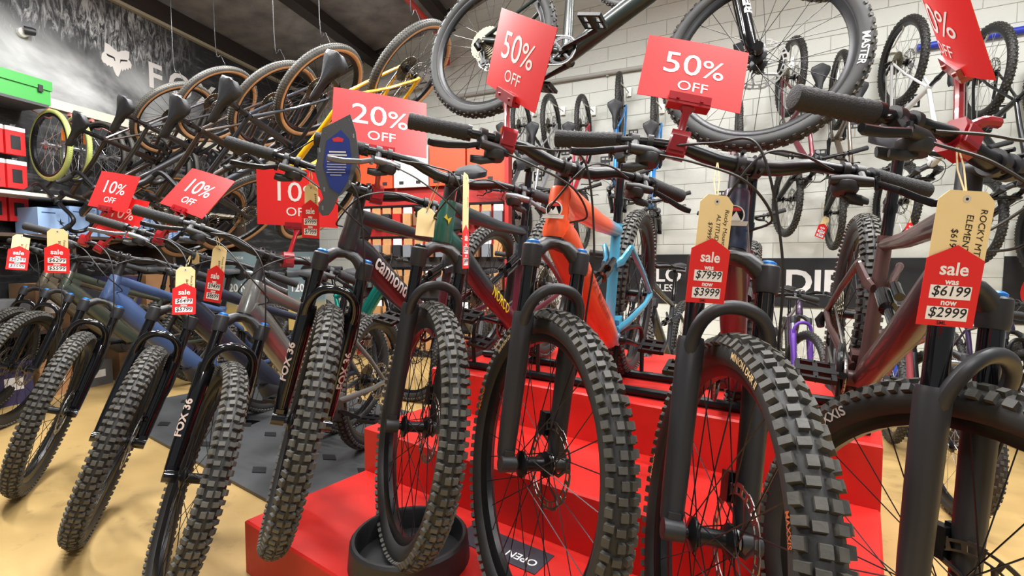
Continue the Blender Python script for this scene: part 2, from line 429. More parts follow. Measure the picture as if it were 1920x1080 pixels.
def drop_pts(g, s):
    z0 = g['ht'] + g.get('sp', .03); st = g['stem']; w = .21
    return [(st, 0, z0), (st, s * .08, z0), (st, s * .17, z0), (st + .02, s * w, z0), (st + .075, s * (w + .005), z0 - .005), (st + .095, s * (w + .012), z0 - .045), (st + .075, s * (w + .02), z0 - .095), (st + .03, s * (w + .025), z0 - .118), (st - .03, s * (w + .03), z0 - .12)]
def make_drop(g):
    mb = MB()
    for s in (-1, 1): mb.sweep(bez(drop_pts(g, s), 5), .0145, 10)
    return mb
def make_hood(g, s):
    z0 = g['ht'] + g.get('sp', .03); st = g['stem']; w = .213; mb = MB()
    mb.sweep([(st + .05, s * w, z0), (st + .1, s * w, z0 + .012), (st + .135, s * w, z0 + .04), (st + .14, s * w, z0 + .06)], [(.017, .018), (.017, .02), (.015, .017), (.01, .01)], 10)
    mb.sweep([(st + .14, s * w, z0 + .02), (st + .145, s * (w + .004), z0 - .03), (st + .115, s * (w + .01), z0 - .1)], [(.006, .006), (.004, .01), (.004, .008)], 8); return mb

# ------------------------------------------------------------------ frames (bike space: X forward, Y left, Z up, origin on the ground half way between the axles)
def pts_of(g):
    HA = g['HA']; f = V((g['wb'] / 2, 0, g['R'])); ax = V((-cos(HA), 0, sin(HA))); nf = V((sin(HA), 0, cos(HA)))
    race = f - nf * g['off'] + ax * fork_len(g)
    bb = V((-g['wb'] / 2 + g['cs'] - .005, 0, g['R'] - .03 * g['R'] / .37)); sa = radians(g.get('sta', 75)); d = V((-cos(sa), 0, sin(sa)))
    return dict(f=f, ax=ax, nf=nf, race=race, htop=race + ax * g['ht'], bb=bb, sd=d, sad=bb + d * g.get('sadh', .70), clu=bb + d * g.get('stl', .42), rh=V((-g['wb'] / 2, 0, g['R'])))
def make_frame(g):
    p = pts_of(g); mb = MB(); dt = g.get('dt', .03); e = g.get('ebike')
    mb.sweep([p['race'] + p['ax'] * .002, p['race'] + p['ax'] * .012, p['race'] + p['ax'] * (g['ht'] * .5), p['htop'] - p['ax'] * .008, p['htop']], [.0285 if g['susp'] else .024, .03 if g['susp'] else .025, .027 if g['susp'] else .022, .026 if g['susp'] else .021, .024 if g['susp'] else .02], 20)
    a = p['race'] + p['ax'] * .03; b = p['bb'] + V((.02, 0, .02))
    mb.sweep([a + V((.004, 0, 0)), a.lerp(b, .12), a.lerp(b, .45) + V((0, 0, -.012)), a.lerp(b, .85), p['bb']], [(dt * .8, dt * 1.05), (dt, dt * 1.3), (dt * 1.05, dt * 1.3), (dt * 1.05, dt * 1.15), (dt, dt)], 14, up=(0, 0, 1))
    c = p['htop'] - p['ax'] * .022; q = p['clu'] - p['sd'] * .02
    tt = g.get('tt', .021)
    mb.sweep([c, c.lerp(q, .15), c.lerp(q, .6) + V((0, 0, -.008)), q], [(tt, tt * 1.3), (tt * 1.0, tt * 1.25), (tt * .85, tt), (tt * .8, tt * .8)], 12, up=(0, 0, 1))
    if g['susp']:
        gs = c.lerp(a, .5); mb.sweep([gs, gs + (a.lerp(b, .1) - a) * 1.0 + V((-.02, 0, .02))], [(tt, dt * 1.3), (tt * .7, dt)], 10)
    mb.sweep([p['bb'], p['bb'] + p['sd'] * .1, p['clu'] - p['sd'] * .05, p['clu']], [(.025, .03), (.019, .024), .0185, .0175], 14, up=(1, 0, 0))
    mb.cyl(p['clu'] - p['sd'] * .012, p['clu'] + p['sd'] * .006, .021, 14)
    mb.cyl(p['bb'] - V((0, .042, 0)), p['bb'] + V((0, .042, 0)), .024, 18)
    return mb
def make_motor(g):
    p = pts_of(g); mb = MB(); c = p['bb'] + V((.03, 0, .01))
    mb.sweep([c - V((.09, 0, -.005)), c - V((.06, 0, 0)), c, c + V((.06, 0, .03)), c + V((.1, 0, .075))], [(.03, .03), (.055, .058), (.058, .068), (.05, .055), (.034, .036)], 16)
    mb.cyl(c - V((.02, .062, .005)), c + V((-.02, .062, -.005)), .045, 20); return mb
def make_stays(g):
    p = pts_of(g); mb = MB(); rh = p['rh']; sus = g['susp']; y = .072 if sus else .066
    for s in (-1, 1):
        pb = p['bb'] + V((-.012, s * .03, .008 if not sus else .03))
        mb.sweep([pb, pb + V((-.09, s * .02, 0)), rh + V((.12, s * y, -.004)), rh + V((0, s * y, 0))], [(.011, .016), (.01, .017), (.009, .013), (.012, .014)], 10, up=(0, 0, 1))
        if sus:
            top = p['clu'] - p['sd'] * .1 + V((-.045, s * .05, .01))
            mb.sweep([rh + V((.0, s * y, .005)), rh.lerp(top, .5) + V((-.005, s * .035, .012)), top], [(.009, .012), (.009, .013), (.01, .013)], 10, up=(0, 0, 1))
            mb.sweep([top, p['clu'] - p['sd'] * .13 + V((0, s * .03, 0)), p['clu'] - p['sd'] * .12 + V((.07, s * .022, -.005))], [(.008, .015), (.008, .02), (.007, .013)], 8)
        else:
            top = p['clu'] - p['sd'] * .03
            mb.sweep([rh + V((0, s * y, .005)), rh.lerp(top, .45) + V((0, s * .05, 0)), top + V((-.012, s * .012, 0))], [(.008, .009), .0085, .009], 8)
        mb.cyl(rh + V((0, s * (y - .006), 0)), rh + V((0, s * (y + .008), 0)), .016, 14)
    if sus: mb.box(p['bb'] + V((-.05, 0, .05)), (.05, .07, .03))
    return mb
def make_shock(g):
    p = pts_of(g); a = p['clu'] - p['sd'] * .125 + V((.07, 0, -.005)); b = p['bb'].lerp(p['race'], .42) + V((-.01, 0, .05)); d = b - a; mb = MB()
    mb.sweep([a, a + d * .06, a + d * .07, a + d * .5, a + d * .51, a + d * .95, b], [.012, .012, .021, .021, .012, .012, .014], 14)
    mb.sweep([a + d * .1 + V((0, .02, .03)), a + d * .45 + V((0, .02, .03))], .0125, 12); return mb
def make_seatpost(g):
    p = pts_of(g); mb = MB(); mb.cyl(p['clu'] - p['sd'] * .06, p['sad'] - p['sd'] * .045, .0148, 16)
    mb.cyl(p['clu'] + p['sd'] * .07, p['clu'] + p['sd'] * .095, .018, 16)
    c = p['sad'] - p['sd'] * .04; mb.box(c, (.04, .03, .02))
    for s in (-1, 1): mb.sweep(bez([c + V((-.09, s * .028, .03)), c + V((-.04, s * .022, .012)), c + V((.04, s * .022, .012)), c + V((.12, s * .008, .028))], 4), .0035, 6)
    return mb
def make_saddle(g):
    p = pts_of(g); mb = MB(); c = p['sad'] + V((.02, 0, .005)); nx, ny = 13, 9; top = []; bot = []
    for i in range(nx):
        t = i / (nx - 1); x = -.135 + .27 * t
        w = .07 * (1 - t) ** .0 if t < .12 else None
        hw = .072 * sqrt(max(.05, min(1, t / .1))) if t < .1 else (.072 - (.072 - .019) * (3 * u * u - 2 * u ** 3) if (u := min(1, (t - .1) / .55)) < 1 else .019 * (1 - .5 * max(0, (t - .92) / .08)))
        zt = .02 * (1 - t) ** 2 + .006 * t
        for j in range(ny):
            v = -1 + 2 * j / (ny - 1); y = hw * v
            top.append(c + V((x, y, zt - .016 * v * v - (.004 if abs(v) < .15 and .2 < t < .85 else 0))))
            bot.append(c + V((x, y * .96, zt - .016 * v * v - .012 - .01 * (1 - abs(v)) * .4 - .012 * (abs(v) > .9))))
    vs = top + bot; N = nx * ny; fs = []
    for i in range(nx - 1):
        for j in range(ny - 1):
            a = i * ny + j; fs += [(a, a + ny, a + ny + 1, a + 1), (N + a, N + a + 1, N + a + ny + 1, N + a + ny)]
        fs += [(i * ny, N + i * ny, N + (i + 1) * ny, (i + 1) * ny), (i * ny + ny - 1, (i + 1) * ny + ny - 1, N + (i + 1) * ny + ny - 1, N + i * ny + ny - 1)]
    for j in range(ny - 1):
        fs += [(j, j + 1, N + j + 1, N + j), ((nx - 1) * ny + j, N + (nx - 1) * ny + j, N + (nx - 1) * ny + j + 1, (nx - 1) * ny + j + 1)]
    mb.add(vs, fs); return mb
def make_crank(side):
    mb = MB(); s = side; L = .172
    mb.sweep([(0, s * .05, 0), (.02, s * .062, 0), (L * .6, s * .07, 0), (L, s * .076, 0)], [(.011, .017), (.011, .018), (.009, .014), (.009, .013)], 10, up=(0, 1, 0))
    mb.lathe([(0, .046), (.016, .046), (.018, .06), (.01, .068), (0, .068)], 16, RZ(pi if s < 0 else 0)); return mb
def make_pedal():
    mb = MB(); mb.cyl((0, 0, 0), (0, .1, 0), .008, 10); mb.box((0, .055, 0), (.03, .095, .015))
    for x in (-.045, .045): mb.box((x, .055, 0), (.012, .09, .014))
    for y in (.012, .055, .098): mb.box((0, y, 0), (.1, .012, .013))
    for x in (-.045, .045):
        for y in (.02, .055, .09): mb.cyl((x, y, -.011), (x, y, .011), .0018, 5)
    return mb
def make_ring(r=.066):
    mb = MB(); n = 64; y = -.052; vs = []
    for k in range(n):
        a = 2 * pi * k / n; rr = r + (.003 if k % 2 else -.002)
        vs += [(rr * cos(a), y, rr * sin(a)), (rr * cos(a), y - .004, rr * sin(a)), (r * .8 * cos(a), y, r * .8 * sin(a)), (r * .8 * cos(a), y - .004, r * .8 * sin(a))]
    fs = []
    for k in range(n):
        a = 4 * k; b = 4 * ((k + 1) % n); fs += [(a, b, b + 1, a + 1), (a + 2, b + 2, b, a), (a + 1, b + 1, b + 3, a + 3), (a + 3, b + 3, b + 2, a + 2)]
    mb.add(vs, fs)
    for k in range(4):
        a = 2 * pi * k / 4 + .4; mb.sweep([(.012 * cos(a), y - .002, .012 * sin(a)), (r * .85 * cos(a), y - .002, r * .85 * sin(a))], [(.009, .002), (.007, .002)], 6, up=(0, 1, 0))
    return mb
def make_chain(g, r1=.066, r2=.034):
    p = pts_of(g); a = p['bb']; b = p['rh']; y = -.054; mb = MB(); pts = []; d = (b - a); th = atan2(d.z, d.x)
    for k in range(9): u = th - pi / 2 - k * pi / 8; pts.append(a + V((r1 * cos(u), 0, r1 * sin(u))))
    pts.append(b + V((.05, 0, -.115)))
    for k in range(7): u = th + pi / 2 - k * pi / 6; pts.append(b + V((r2 * cos(u), 0, r2 * sin(u))))
    mb.sweep([q + V((0, y, 0)) for q in pts], [(.0035, .0042)] * len(pts), 6, up=(0, 1, 0), closed=True); return mb
def make_mech(g):
    p = pts_of(g); b = p['rh']; mb = MB()
    mb.sweep([b + V((-.01, -.078, -.01)), b + V((-.006, -.09, -.04)), b + V((.012, -.085, -.058))], [(.011, .013), (.016, .018), (.012, .013)], 10)
    for c in ((.014, -.064), (.036, -.108)): mb.lathe([(0, -.059), (.019, -.059), (.019, -.052), (0, -.052)], 14, T(b + V((c[0], 0, c[1]))))
    mb.sweep([b + V((.012, -.061, -.058)), b + V((.038, -.061, -.112))], [(.011, .002), (.011, .002)], 8, up=(0, 1, 0)); return mb

MTB = dict(R=.370, W=.062, wb=1.23, HA=radians(65), off=.044, ac=.545, ht=.13, cs=.44, stem=.042, bar=.785, rise=.028, sp=.055, susp=True, dt=.031, tyre='mtb')
EBK = dict(MTB, sp=.095, bar=.82, dt=.041, ebike=True, sadh=.66)
XC = dict(MTB, R=.345, W=.054, wb=1.10, ac=.50, HA=radians(69), tyre='xc', dt=.022, tt=.017, bar=.70, cs=.43, stl=.44, rigid_rear=True, spoke_mat=SPOKES)
GRV = dict(R=.348, W=.05, wb=1.03, HA=radians(71.5), off=.047, ac=.395, ht=.14, cs=.43, stem=.08, bar=.44, rise=0, sp=.03, sta=73.5, sadh=.72, stl=.50, susp=False, dt=.02, tt=.016, tyre='gravel', tyre_mats=[RUBBER, TAN], deep=.022)
BIKES = {}
def bike(label, g, M, steer, col, group=None, col2=None, full=True, front_text=None, fork_text=None, frame_text=None, cap=BLUECAP, crank_a=-.5, fender=None, name='mountain_bike', key=None, rear_text=None, grips=GRIP, badge=None, cat='bicycle'):
    """full=False leaves out what is too small to see far away"""
    root = empty(name, label, cat, group, M); gk = tuple(sorted((k, v) for k, v in g.items() if isinstance(v, (int, float, bool))))
    p = pts_of(g); sus = g['susp']; ck = lambda n: (n, gk)
    fr = obj('frame', cached(ck('frame'), lambda: make_frame(g), 'frame'), col, root)
    gg = dict(g, susp=g['susp'] and not g.get('rigid_rear'))
    obj('rear_stays', cached(ck('stays'), lambda: make_stays(gg), 'rear_stays'), col2 or col, fr)
    if gg['susp']: obj('rear_shock', cached(ck('shock'), lambda: make_shock(g), 'rear_shock'), [GLOSS], root)
    if g.get('ebike'): obj('motor_cover', cached(ck('motor'), lambda: make_motor(g), 'motor_cover'), SATIN, root)
    # steered assembly
    FS = T(p['race']) @ Matrix.Rotation(steer, 4, p['ax']) @ basis(p['nf'], (0, 1, 0), p['ax'])
    L = fork_len(g)
    if sus:
        fk = obj('fork', cached(ck('lowers'), lambda: make_lowers(g), 'fork_lowers'), g.get('lower_mat', GLOSS if full else BLACK), root, FS)
        for s in (-1, 1): obj('stanchion', cached(ck('stan'), lambda: make_stanchion(g), 'stanchion'), SILVER if g.get('silver') else GLOSS, fk, T((0, s * .066, 0)))
        obj('fork_crown', cached(ck('crown'), lambda: make_crown(g), 'fork_crown'), SATIN, fk)
        if full:
            for s in (-1, 1): obj('fork_cap', cached(('cap',), make_cap, 'fork_cap'), cap if s < 0 or cap is BLUECAP else BLACK, fk, T((.022, s * .066, -.024)))
            obj('brake_caliper', cached(ck('cal'), lambda: make_caliper(g), 'brake_caliper'), BLACK, fk)
            if fender: obj('mudguard', cached(('fend', gk, fender), lambda: make_fender(g, *fender), 'mudguard'), GREYP, fk)
    else:
        fk = obj('fork', cached(ck('rigid'), lambda: make_rigid(g), 'fork'), col, root, FS)
    if fork_text:
        for s, size, z, m in fork_text:
            for sd in (-1, 1):
                r = .0262
                fn = lambda x, y, sd=sd, z=z: (.022 + r * sin(.8 + sd * y / r), sd * (.066 + r * cos(.8 + sd * y / r)), z + x)
                obj('fork_lettering', bent_text(s, size, fn, ('fk', z, sd, round(g['ac'], 3)), .03), m, fk)
    flat = g is not GRV and g.get('bar', .7) > .5
    hb = obj('handlebar', cached(ck('bar'), lambda: make_bar(g) if flat else make_drop(g), 'handlebar'), g.get('bar_mat', BLACK), root, FS)
    obj('stem', cached(ck('stem'), lambda: make_stem(g), 'stem'), [SATIN, BLACK], hb)
    for s in (-1, 1):
        if flat:
            obj('grip', cached(ck('grip%d' % s), lambda: make_grip(g, s), 'grip'), [grips, BLACK], hb)
            obj('brake_lever', cached(ck('lev%d' % s), lambda: make_lever(g, s), 'brake_lever'), [PLAST, g.get('lever_mat', BLACK), g.get('lever_mat', PLAST)], hb)
            if full: obj('shift_lever', cached(ck('sh%d' % s), lambda: make_shifter(g, s), 'shift_lever'), PLAST, hb)
        else: obj('brake_hood', cached(ck('hood%d' % s), lambda: make_hood(g, s), 'brake_hood'), PLAST, hb)
    if flat:
        obj('brake_hose', cached(ck('h1'), lambda: make_hose(g, -1, 'front'), 'brake_hose'), PLAST, hb)
        obj('brake_hose', cached(ck('h2'), lambda: make_hose(g, 1, 'rear'), 'brake_hose'), PLAST, hb)
        if full: obj('gear_cable', cached(ck('h3'), lambda: make_hose(g, -1, 'gear'), 'gear_cable'), PLAST, hb)
    wheel(root, FS @ T((g['off'], 0, -L)) @ basis((sin(g['HA']), 0, -cos(g['HA'])), (0, 1, 0), (cos(g['HA']), 0, sin(g['HA']))), g, True, front_text)
    wheel(root, T(p['rh']), g, False, rear_text)
    obj('seatpost', cached(ck('post'), lambda: make_seatpost(g), 'seatpost'), GLOSS, root)
    obj('saddle', cached(ck('sadl'), lambda: make_saddle(g), 'saddle', 60), SADDLE, root)
    cr = obj('crankset', cached(('ring',), make_ring, 'chainring', 25), g.get('ring_mat', BLACK), root, T(p['bb']) @ RY(crank_a))
    for s in (-1, 1):
        Ms = Matrix.Identity(4) if s < 0 else RY(pi)
        obj('crank_arm', cached(('crank', s), lambda: make_crank(s), 'crank_arm'), BLACK, cr, Ms)
        obj('pedal', cached(('pedal',), make_pedal, 'pedal'), BLACK, cr, Ms @ T((.172, s * .085, 0)) @ RY(-crank_a + (pi if s > 0 else 0)) @ (RZ(pi) if s < 0 else Matrix.Identity(4)))
    obj('chain', cached(ck('chain'), lambda: make_chain(g), 'chain'), STEEL, root)
    obj('derailleur', cached(ck('mech'), lambda: make_mech(g), 'derailleur'), BLACK, root)
    if frame_text:
        for s, size, u, m, dsp in frame_text:   # lettering along both sides of the down tube
            dt = g.get('dt', .03); a = p['race'] + p['ax'] * .03; b = p['bb']; ax = (b - a).normalized(); upv = V((ax.z, 0, -ax.x)); upv = upv if upv.z > 0 else -upv
            for sd in (-1, 1):
                c = a.lerp(b, u) + V((0, 0, -.01))
                fn = lambda x, y, sd=sd, c=c: c + ax * (sd * x) + upv * ((1.32 * dt + .002) * sin(y / (dt * 1.2) + dsp)) + V((0, sd, 0)) * ((dt * 1.06 + .002) * cos(y / (dt * 1.2) + dsp))
                me = bent_text(s, size, fn, ('dt', u, sd, dt, gk[:6]), .02)
                obj('frame_lettering', me, m, fr)
    if badge:
        o = T(p['race'] + p['ax'] * (g['ht'] * .52) + p['nf'] * .0265) @ basis((0, 1, 0), p['ax'], p['nf'])
        bd = MB(); r = .021
        for (rad, zz, mm) in ((r, .0012, 0), (r * .88, .0018, 1)):
            bd.poly([(rad * cos(2 * pi * k / 24), rad * 1.05 * sin(2 * pi * k / 24)) for k in range(24)], .003, T((0, 0, zz)), mm)
        bd.poly([(-.026, -.022), (.026, -.022), (.028, -.013), (-.028, -.013)], .003, T((0, 0, .0028)), 0)
        bd.poly([(-.014, -.012), (-.006, .002), (-.002, -.004), (.005, .008), (.015, -.012)], .002, T((0, 0, .0035)), 0)
        bd.poly([(-.015, .009), (.015, .009), (.008, .0165), (-.008, .0165)], .002, T((0, 0, .0035)), 2)
        obj('head_badge', bd, [DECALW, GLOSS, DECALR], fr, o)
    if key: BIKES[key] = (root, g, FS, M)
    return root
def pose(q): return T(q[:3]) @ RZ(q[3]) @ RY(q[4]) @ RX(q[5])
def bar_world(key, y):
    root, g, FS, M = BIKES[key]; return M @ FS @ bar_at(g, y)
def hung(P, g, M3, scale=1.):
    """root matrix that puts the rear axle at P with rotation M3"""
    S = M3 @ Matrix.Scale(scale, 4); return T(V(P) - (S @ pts_of(g)['rh'])) @ S

# ------------------------------------------------------------------ the setting
def wood_floor():
    m = mat('yellow_plywood_floor', srgb(186, 156, 100), .5, noise=(1.6, .75, srgb(158, 127, 78)), bump=(9, .12)); nt = m.node_tree
    b = nt.nodes['Principled BSDF']; src = b.inputs['Base Color'].links[0].from_socket
    tc = nt.nodes.new('ShaderNodeTexCoord'); n = nt.nodes.new('ShaderNodeTexNoise'); n.inputs['Scale'].default_value = 5.5; n.inputs['Detail'].default_value = 9; n.inputs['Roughness'].default_value = .7
    nt.links.new(tc.outputs['Object'], n.inputs['Vector'])
    r = nt.nodes.new('ShaderNodeMapRange'); r.inputs[1].default_value = .56; r.inputs[2].default_value = .7; r.inputs[4].default_value = .55; nt.links.new(n.outputs['Fac'], r.inputs[0])
    mx = nt.nodes.new('ShaderNodeMix'); mx.data_type = 'RGBA'; mx.inputs[7].default_value = (*srgb(120, 96, 62), 1)
    nt.links.new(r.outputs[0], mx.inputs[0]); nt.links.new(src, mx.inputs[6]); nt.links.new(mx.outputs[2], b.inputs['Base Color'])
    return m
MP, MD = V((-3.83, 3.82, 0)), V((.258, .966, 0)); MN = V((.966, -.258, 0))      # mural wall line and its inward normal
WP, WD = V((-2.88, 7.37, 0)), V((.886, -.463, 0)); WN = V((-.463, -.886, 0))    # white block wall
def on_m(s, z, out=0.): return MP + MD * s + V((0, 0, z)) + MN * out
def on_w(s, z, out=0.): return WP + WD * s + V((0, 0, z)) + WN * out
MM = basis(MD, (0, 0, 1), MN * 1.)   # x along the wall, y up, z out (mirror-free: MD x Z = MN)
MW = basis(WD, (0, 0, 1), WN)
mb = MB(); mb.box((0, 2.5, -.05), (16, 14, .1)); fl = struct(obj('floor', mb, wood_floor()))
# mural wall
def mural_mat():
    m = mat('mural_print', (.02, .02, .02), .55); nt = m.node_tree; b = nt.nodes['Principled BSDF']; N = nt.nodes.new; L = nt.links.new
    tc = N('ShaderNodeTexCoord'); sp = N('ShaderNodeSeparateXYZ'); L(tc.outputs['Object'], sp.inputs[0])
    def noise(scale, det, vec=None, rough=.6, dist=0):
        n = N('ShaderNodeTexNoise'); n.inputs['Scale'].default_value = scale; n.inputs['Detail'].default_value = det; n.inputs['Roughness'].default_value = rough; n.inputs['Distortion'].default_value = dist
        L(vec or tc.outputs['Object'], n.inputs['Vector']); return n.outputs['Fac']
    def rng(x, a, bb, c=0, d=1):
        r = N('ShaderNodeMapRange'); r.inputs[1].default_value = a; r.inputs[2].default_value = bb; r.inputs[3].default_value = c; r.inputs[4].default_value = d; L(x, r.inputs[0]); return r.outputs[0]
    def mth(op, x, y):
        q = N('ShaderNodeMath'); q.operation = op
        for i, t in enumerate((x, y)):
            if isinstance(t, float): q.inputs[i].default_value = t
            else: L(t, q.inputs[i])
        return q.outputs[0]
    # printed dust cloud low on the left, dry grass above it, dark hillside on the right
    along = sp.outputs[0]; hgt = sp.outputs[1]
    cloud = mth('MULTIPLY', rng(noise(1.1, 5, dist=.6), .34, .66), mth('MULTIPLY', mth('MULTIPLY', rng(hgt, 3.0, 2.7), rng(hgt, 2.2, 2.34)), rng(along, 1.9, .7)))
    mp = N('ShaderNodeMapping'); mp.inputs['Scale'].default_value = (9, 2.2, 1); mp.inputs['Rotation'].default_value = (0, 0, .5); L(tc.outputs['Object'], mp.inputs[0])
    grass = mth('MULTIPLY', rng(noise(2.4, 8, mp.outputs[0], .75, 1.2), .46, .62), mth('MULTIPLY', mth('MULTIPLY', rng(noise(1.4, 3), .34, .55), rng(hgt, 2.6, 2.95)), rng(along, 1.7, .9)))
    mp2 = N('ShaderNodeMapping'); mp2.inputs['Scale'].default_value = (1.5, 9, 1); mp2.inputs['Rotation'].default_value = (0, 0, -.25); L(tc.outputs['Object'], mp2.inputs[0])
    hill = mth('MULTIPLY', rng(noise(2.2, 6, mp2.outputs[0], .65), .52, .8), .22)
    v = mth('MAXIMUM', mth('MULTIPLY', cloud, .85), mth('MAXIMUM', mth('MULTIPLY', grass, .8), hill))
    cr = N('ShaderNodeMix'); cr.data_type = 'RGBA'; cr.inputs[6].default_value = (*srgb(38, 39, 42), 1); cr.inputs[7].default_value = (*srgb(214, 216, 216), 1)
    L(v, cr.inputs[0]); L(cr.outputs[2], b.inputs['Base Color']); return m
def slab(name, M, x0, x1, y0, y1, th, m): mb = MB(); mb.box(((x0 + x1) / 2, (y0 + y1) / 2, -th / 2), (x1 - x0, y1 - y0, th)); return obj(name, mb, m, None, M)
MB0 = T(MP) @ MM
wl = struct(slab('wall_left', MB0, -5, 3.75, 0, 3.42, .1, mural_mat()))
def sub(o, parent): o.parent = parent; o.matrix_parent_inverse = parent.matrix_basis.inverted(); return o
# cream rail and trim strip on the mural wall, printed fox head and letters
CREAM = mat('cream_paint', srgb(206, 198, 182), .5)
t1 = slab('trim_1', MB0, -.5, 3.6, 2.275, 2.35, .03, CREAM); t1.location += MN * .03; struct(t1)
t2 = slab('trim_2', MB0, -2, 3.74, 3.375, 3.42, .05, mat('beige_trim', srgb(176, 168, 148), .5)); t2.location += MN * .05; struct(t2)
FX = [(783, 318), (778, 385), (760, 405), (757, 440), (770, 470), (788, 478), (800, 497), (812, 490), (822, 507), (838, 500), (850, 535), (865, 570), (880, 585), (893, 560), (906, 520), (915, 545), (925, 525), (935, 540), (945, 520), (958, 536), (966, 515), (980, 530), (986, 495), (972, 465), (958, 452), (966, 440), (968, 392), (940, 380), (905, 383), (880, 392), (845, 365), (815, 335)]
EY = [[(790, 400), (852, 432), (858, 462), (850, 456), (846, 442), (800, 421)], [(896, 450), (950, 457), (952, 468), (902, 464), (894, 480)]]
def fx(p): x, y = p[0] / 4, p[1] / 4; return (.681 + .00475 * (x - 190) - .0002 * (y - 82) - .81, 2.963 + .00195 * (x - 190) - .0047 * (y - 82) - 2.865)
fm = MB(); fm.poly([fx(p) for p in FX][::-1], .006)
for e in EY: fm.poly([fx(p) for p in e][::-1], .002, T((0, 0, .0035)), 1)
sub(obj('fox_head_print', fm.mesh('fox_head_print', 0), [DECALW, PLAST], None, T(on_m(.81, 2.865, .004)) @ MM), wl)
for ch, s in (('F', 1.17), ('O', 1.45), ('X', 1.76)):
    sub(obj('mural_lettering', text_mesh(ch, .34, .02), DECALW, None, T(on_m(s, 2.84, .004)) @ MM), wl)
# white block wall: the blocks in view are parts of their own
BLOCKM = mat('white_block_paint', srgb(222, 224, 216), .5, noise=(3, .35, srgb(206, 209, 200)), bump=(26, .25))
JOINT = mat('white_mortar', srgb(206, 208, 200), .7)
WB0 = T(WP) @ MW
wr = struct(slab('wall_back', WB0 @ T((0, 0, -.008)), -.6, 9.6, 0, 5.6, .1, JOINT))
bw, bh = .4, .15
def blockmesh():
    mb = MB(); x, y = bw / 2 - .002, bh / 2 - .002; b = .002
    vs = [(-x, -y, -.012), (x, -y, -.012), (x, y, -.012), (-x, y, -.012), (-x, -y, -b), (x, -y, -b), (x, y, -b), (-x, y, -b), (-x + b, -y + b, 0), (x - b, -y + b, 0), (x - b, y - b, 0), (-x + b, y - b, 0)]
    fs = [(8, 9, 10, 11)]
    for o in (0, 4):
        for k in range(4): fs.append((o + k, o + (k + 1) % 4, o + 4 + (k + 1) % 4, o + 4 + k))
    mb.add(vs, fs); return mb
BL = cached(('block',), blockmesh, 'block', 0); rest = MB(); nb = 0
for r in range(36):
    for c in range(-1, 23):
        s = c * bw + (bw / 2 if r % 2 else 0); z = r * bh + .075
        if 3.1 < s < 8. and .3 < z < 3.9 and nb < 300:
            o = obj('block', BL, BLOCKM); o.parent = wr; o.matrix_basis = T((s, z, .007 + random.uniform(0, .0015))); nb += 1
        elif -.4 < s < 9.2 and z < 5.4:
            k = len(rest.v); me = BL
            rest.add([V(v.co) + V((s, z, .008)) for v in me.vertices], [tuple(p.vertices) for p in me.polygons])
o = obj('blocks', rest.mesh('blocks', 0), BLOCKM, wr); o['kind'] = 'stuff'
# roof: foil insulation between dark purlins, rising away from the mural wall
FOIL = mat('foil_insulation', srgb(172, 170, 172), .34, .3, noise=(5, .8, srgb(104, 101, 106)), bump=(6, 1.))
RS = .2; ang = math.atan(RS)
def roof_at(d, s, dz=0.): return MP + MD * s + MN * d + V((0, 0, 3.5 + RS * d + dz))
mb = MB(); ni, nj = 46, 46; vs = []
for i in range(ni + 1):
    for j in range(nj + 1):
        d = -.3 + 10.3 * i / ni; s = -7 + 12.4 * j / nj
        sag = .05 * abs(sin(pi * d / 1.15)) + random.uniform(-.022, .022); vs.append(roof_at(d, s, .1 - sag))
mb.add(vs, [(i * (nj + 1) + j, i * (nj + 1) + j + 1, (i + 1) * (nj + 1) + j + 1, (i + 1) * (nj + 1) + j) for i in range(ni) for j in range(nj)])
ro = struct(obj('ceiling', mb.mesh('ceiling', 180), FOIL))
PUR = mat('dark_steel_purlin', srgb(58, 52, 52), .5, .4, noise=(6, .4, srgb(74, 66, 62)))
for k in range(8):
    mb = MB(); d = .05 + k * 1.15
    R3 = basis(MD, (MN + V((0, 0, RS))).normalized(), MD.cross((MN + V((0, 0, RS))).normalized())).to_3x3()
    mb.box(roof_at(d, -1., -.02), (11, .07, .16), R3); mb.box(roof_at(d, -1., -.1), (11, .12, .012), R3)
    struct(obj('trim_%d' % (3 + k), mb, PUR))
mb = MB(); e0 = roof_at(-.1, 0) ; mb.sweep([on_w(-.7, 3.52, .1), on_w(9.5, 3.52 + RS * 9.9, .1)], [(.09, .11)] * 2, 4); struct(obj('trim_20', mb, PUR))
REDP = mat('red_pipe_paint', srgb(206, 52, 42), .4)
mb = MB(); mb.sweep([roof_at(2.35, -5, -.3), roof_at(2.35, 3.0, -.3)], .032, 12); mb.cyl(roof_at(2.35, 3.0, -.3), roof_at(2.35, 3.0, -.55), .032, 12)
for s in (-3, -1, 1): mb.cyl(roof_at(2.35, s, -.3), roof_at(2.35, s, .05), .008, 6)
tag(obj('sprinkler_pipe', mb, REDP), 'red sprinkler pipe running under the foil lined roof', 'pipe')
mb = MB(); mb.cyl(on_w(2.3, 3.07, .035), on_w(5.2, 3.0, .035), .022, 12)
for s in (2.6, 3.5, 4.4, 5.0): mb.box(on_w(s, 3.06 - .02 * (s - 2.3), .016), (.03, .03, .06))
tag(obj('conduit', mb, mat('grey_conduit', srgb(178, 176, 170), .5)), 'pale grey conduit pipe along the upper white block wall', 'pipe')
mb = MB(); mb.cyl(on_w(7.0, 2.77, .03), on_w(9.2, 2.80, .03), .028, 12)
for s in (7.2, 8.0, 8.8): mb.box(on_w(s, 2.78, .014), (.03, .03, .07))
tag(obj('blue_pipe', mb, mat('blue_pipe', srgb(48, 66, 190), .4)), 'blue painted pipe on the white wall at the right edge', 'pipe')
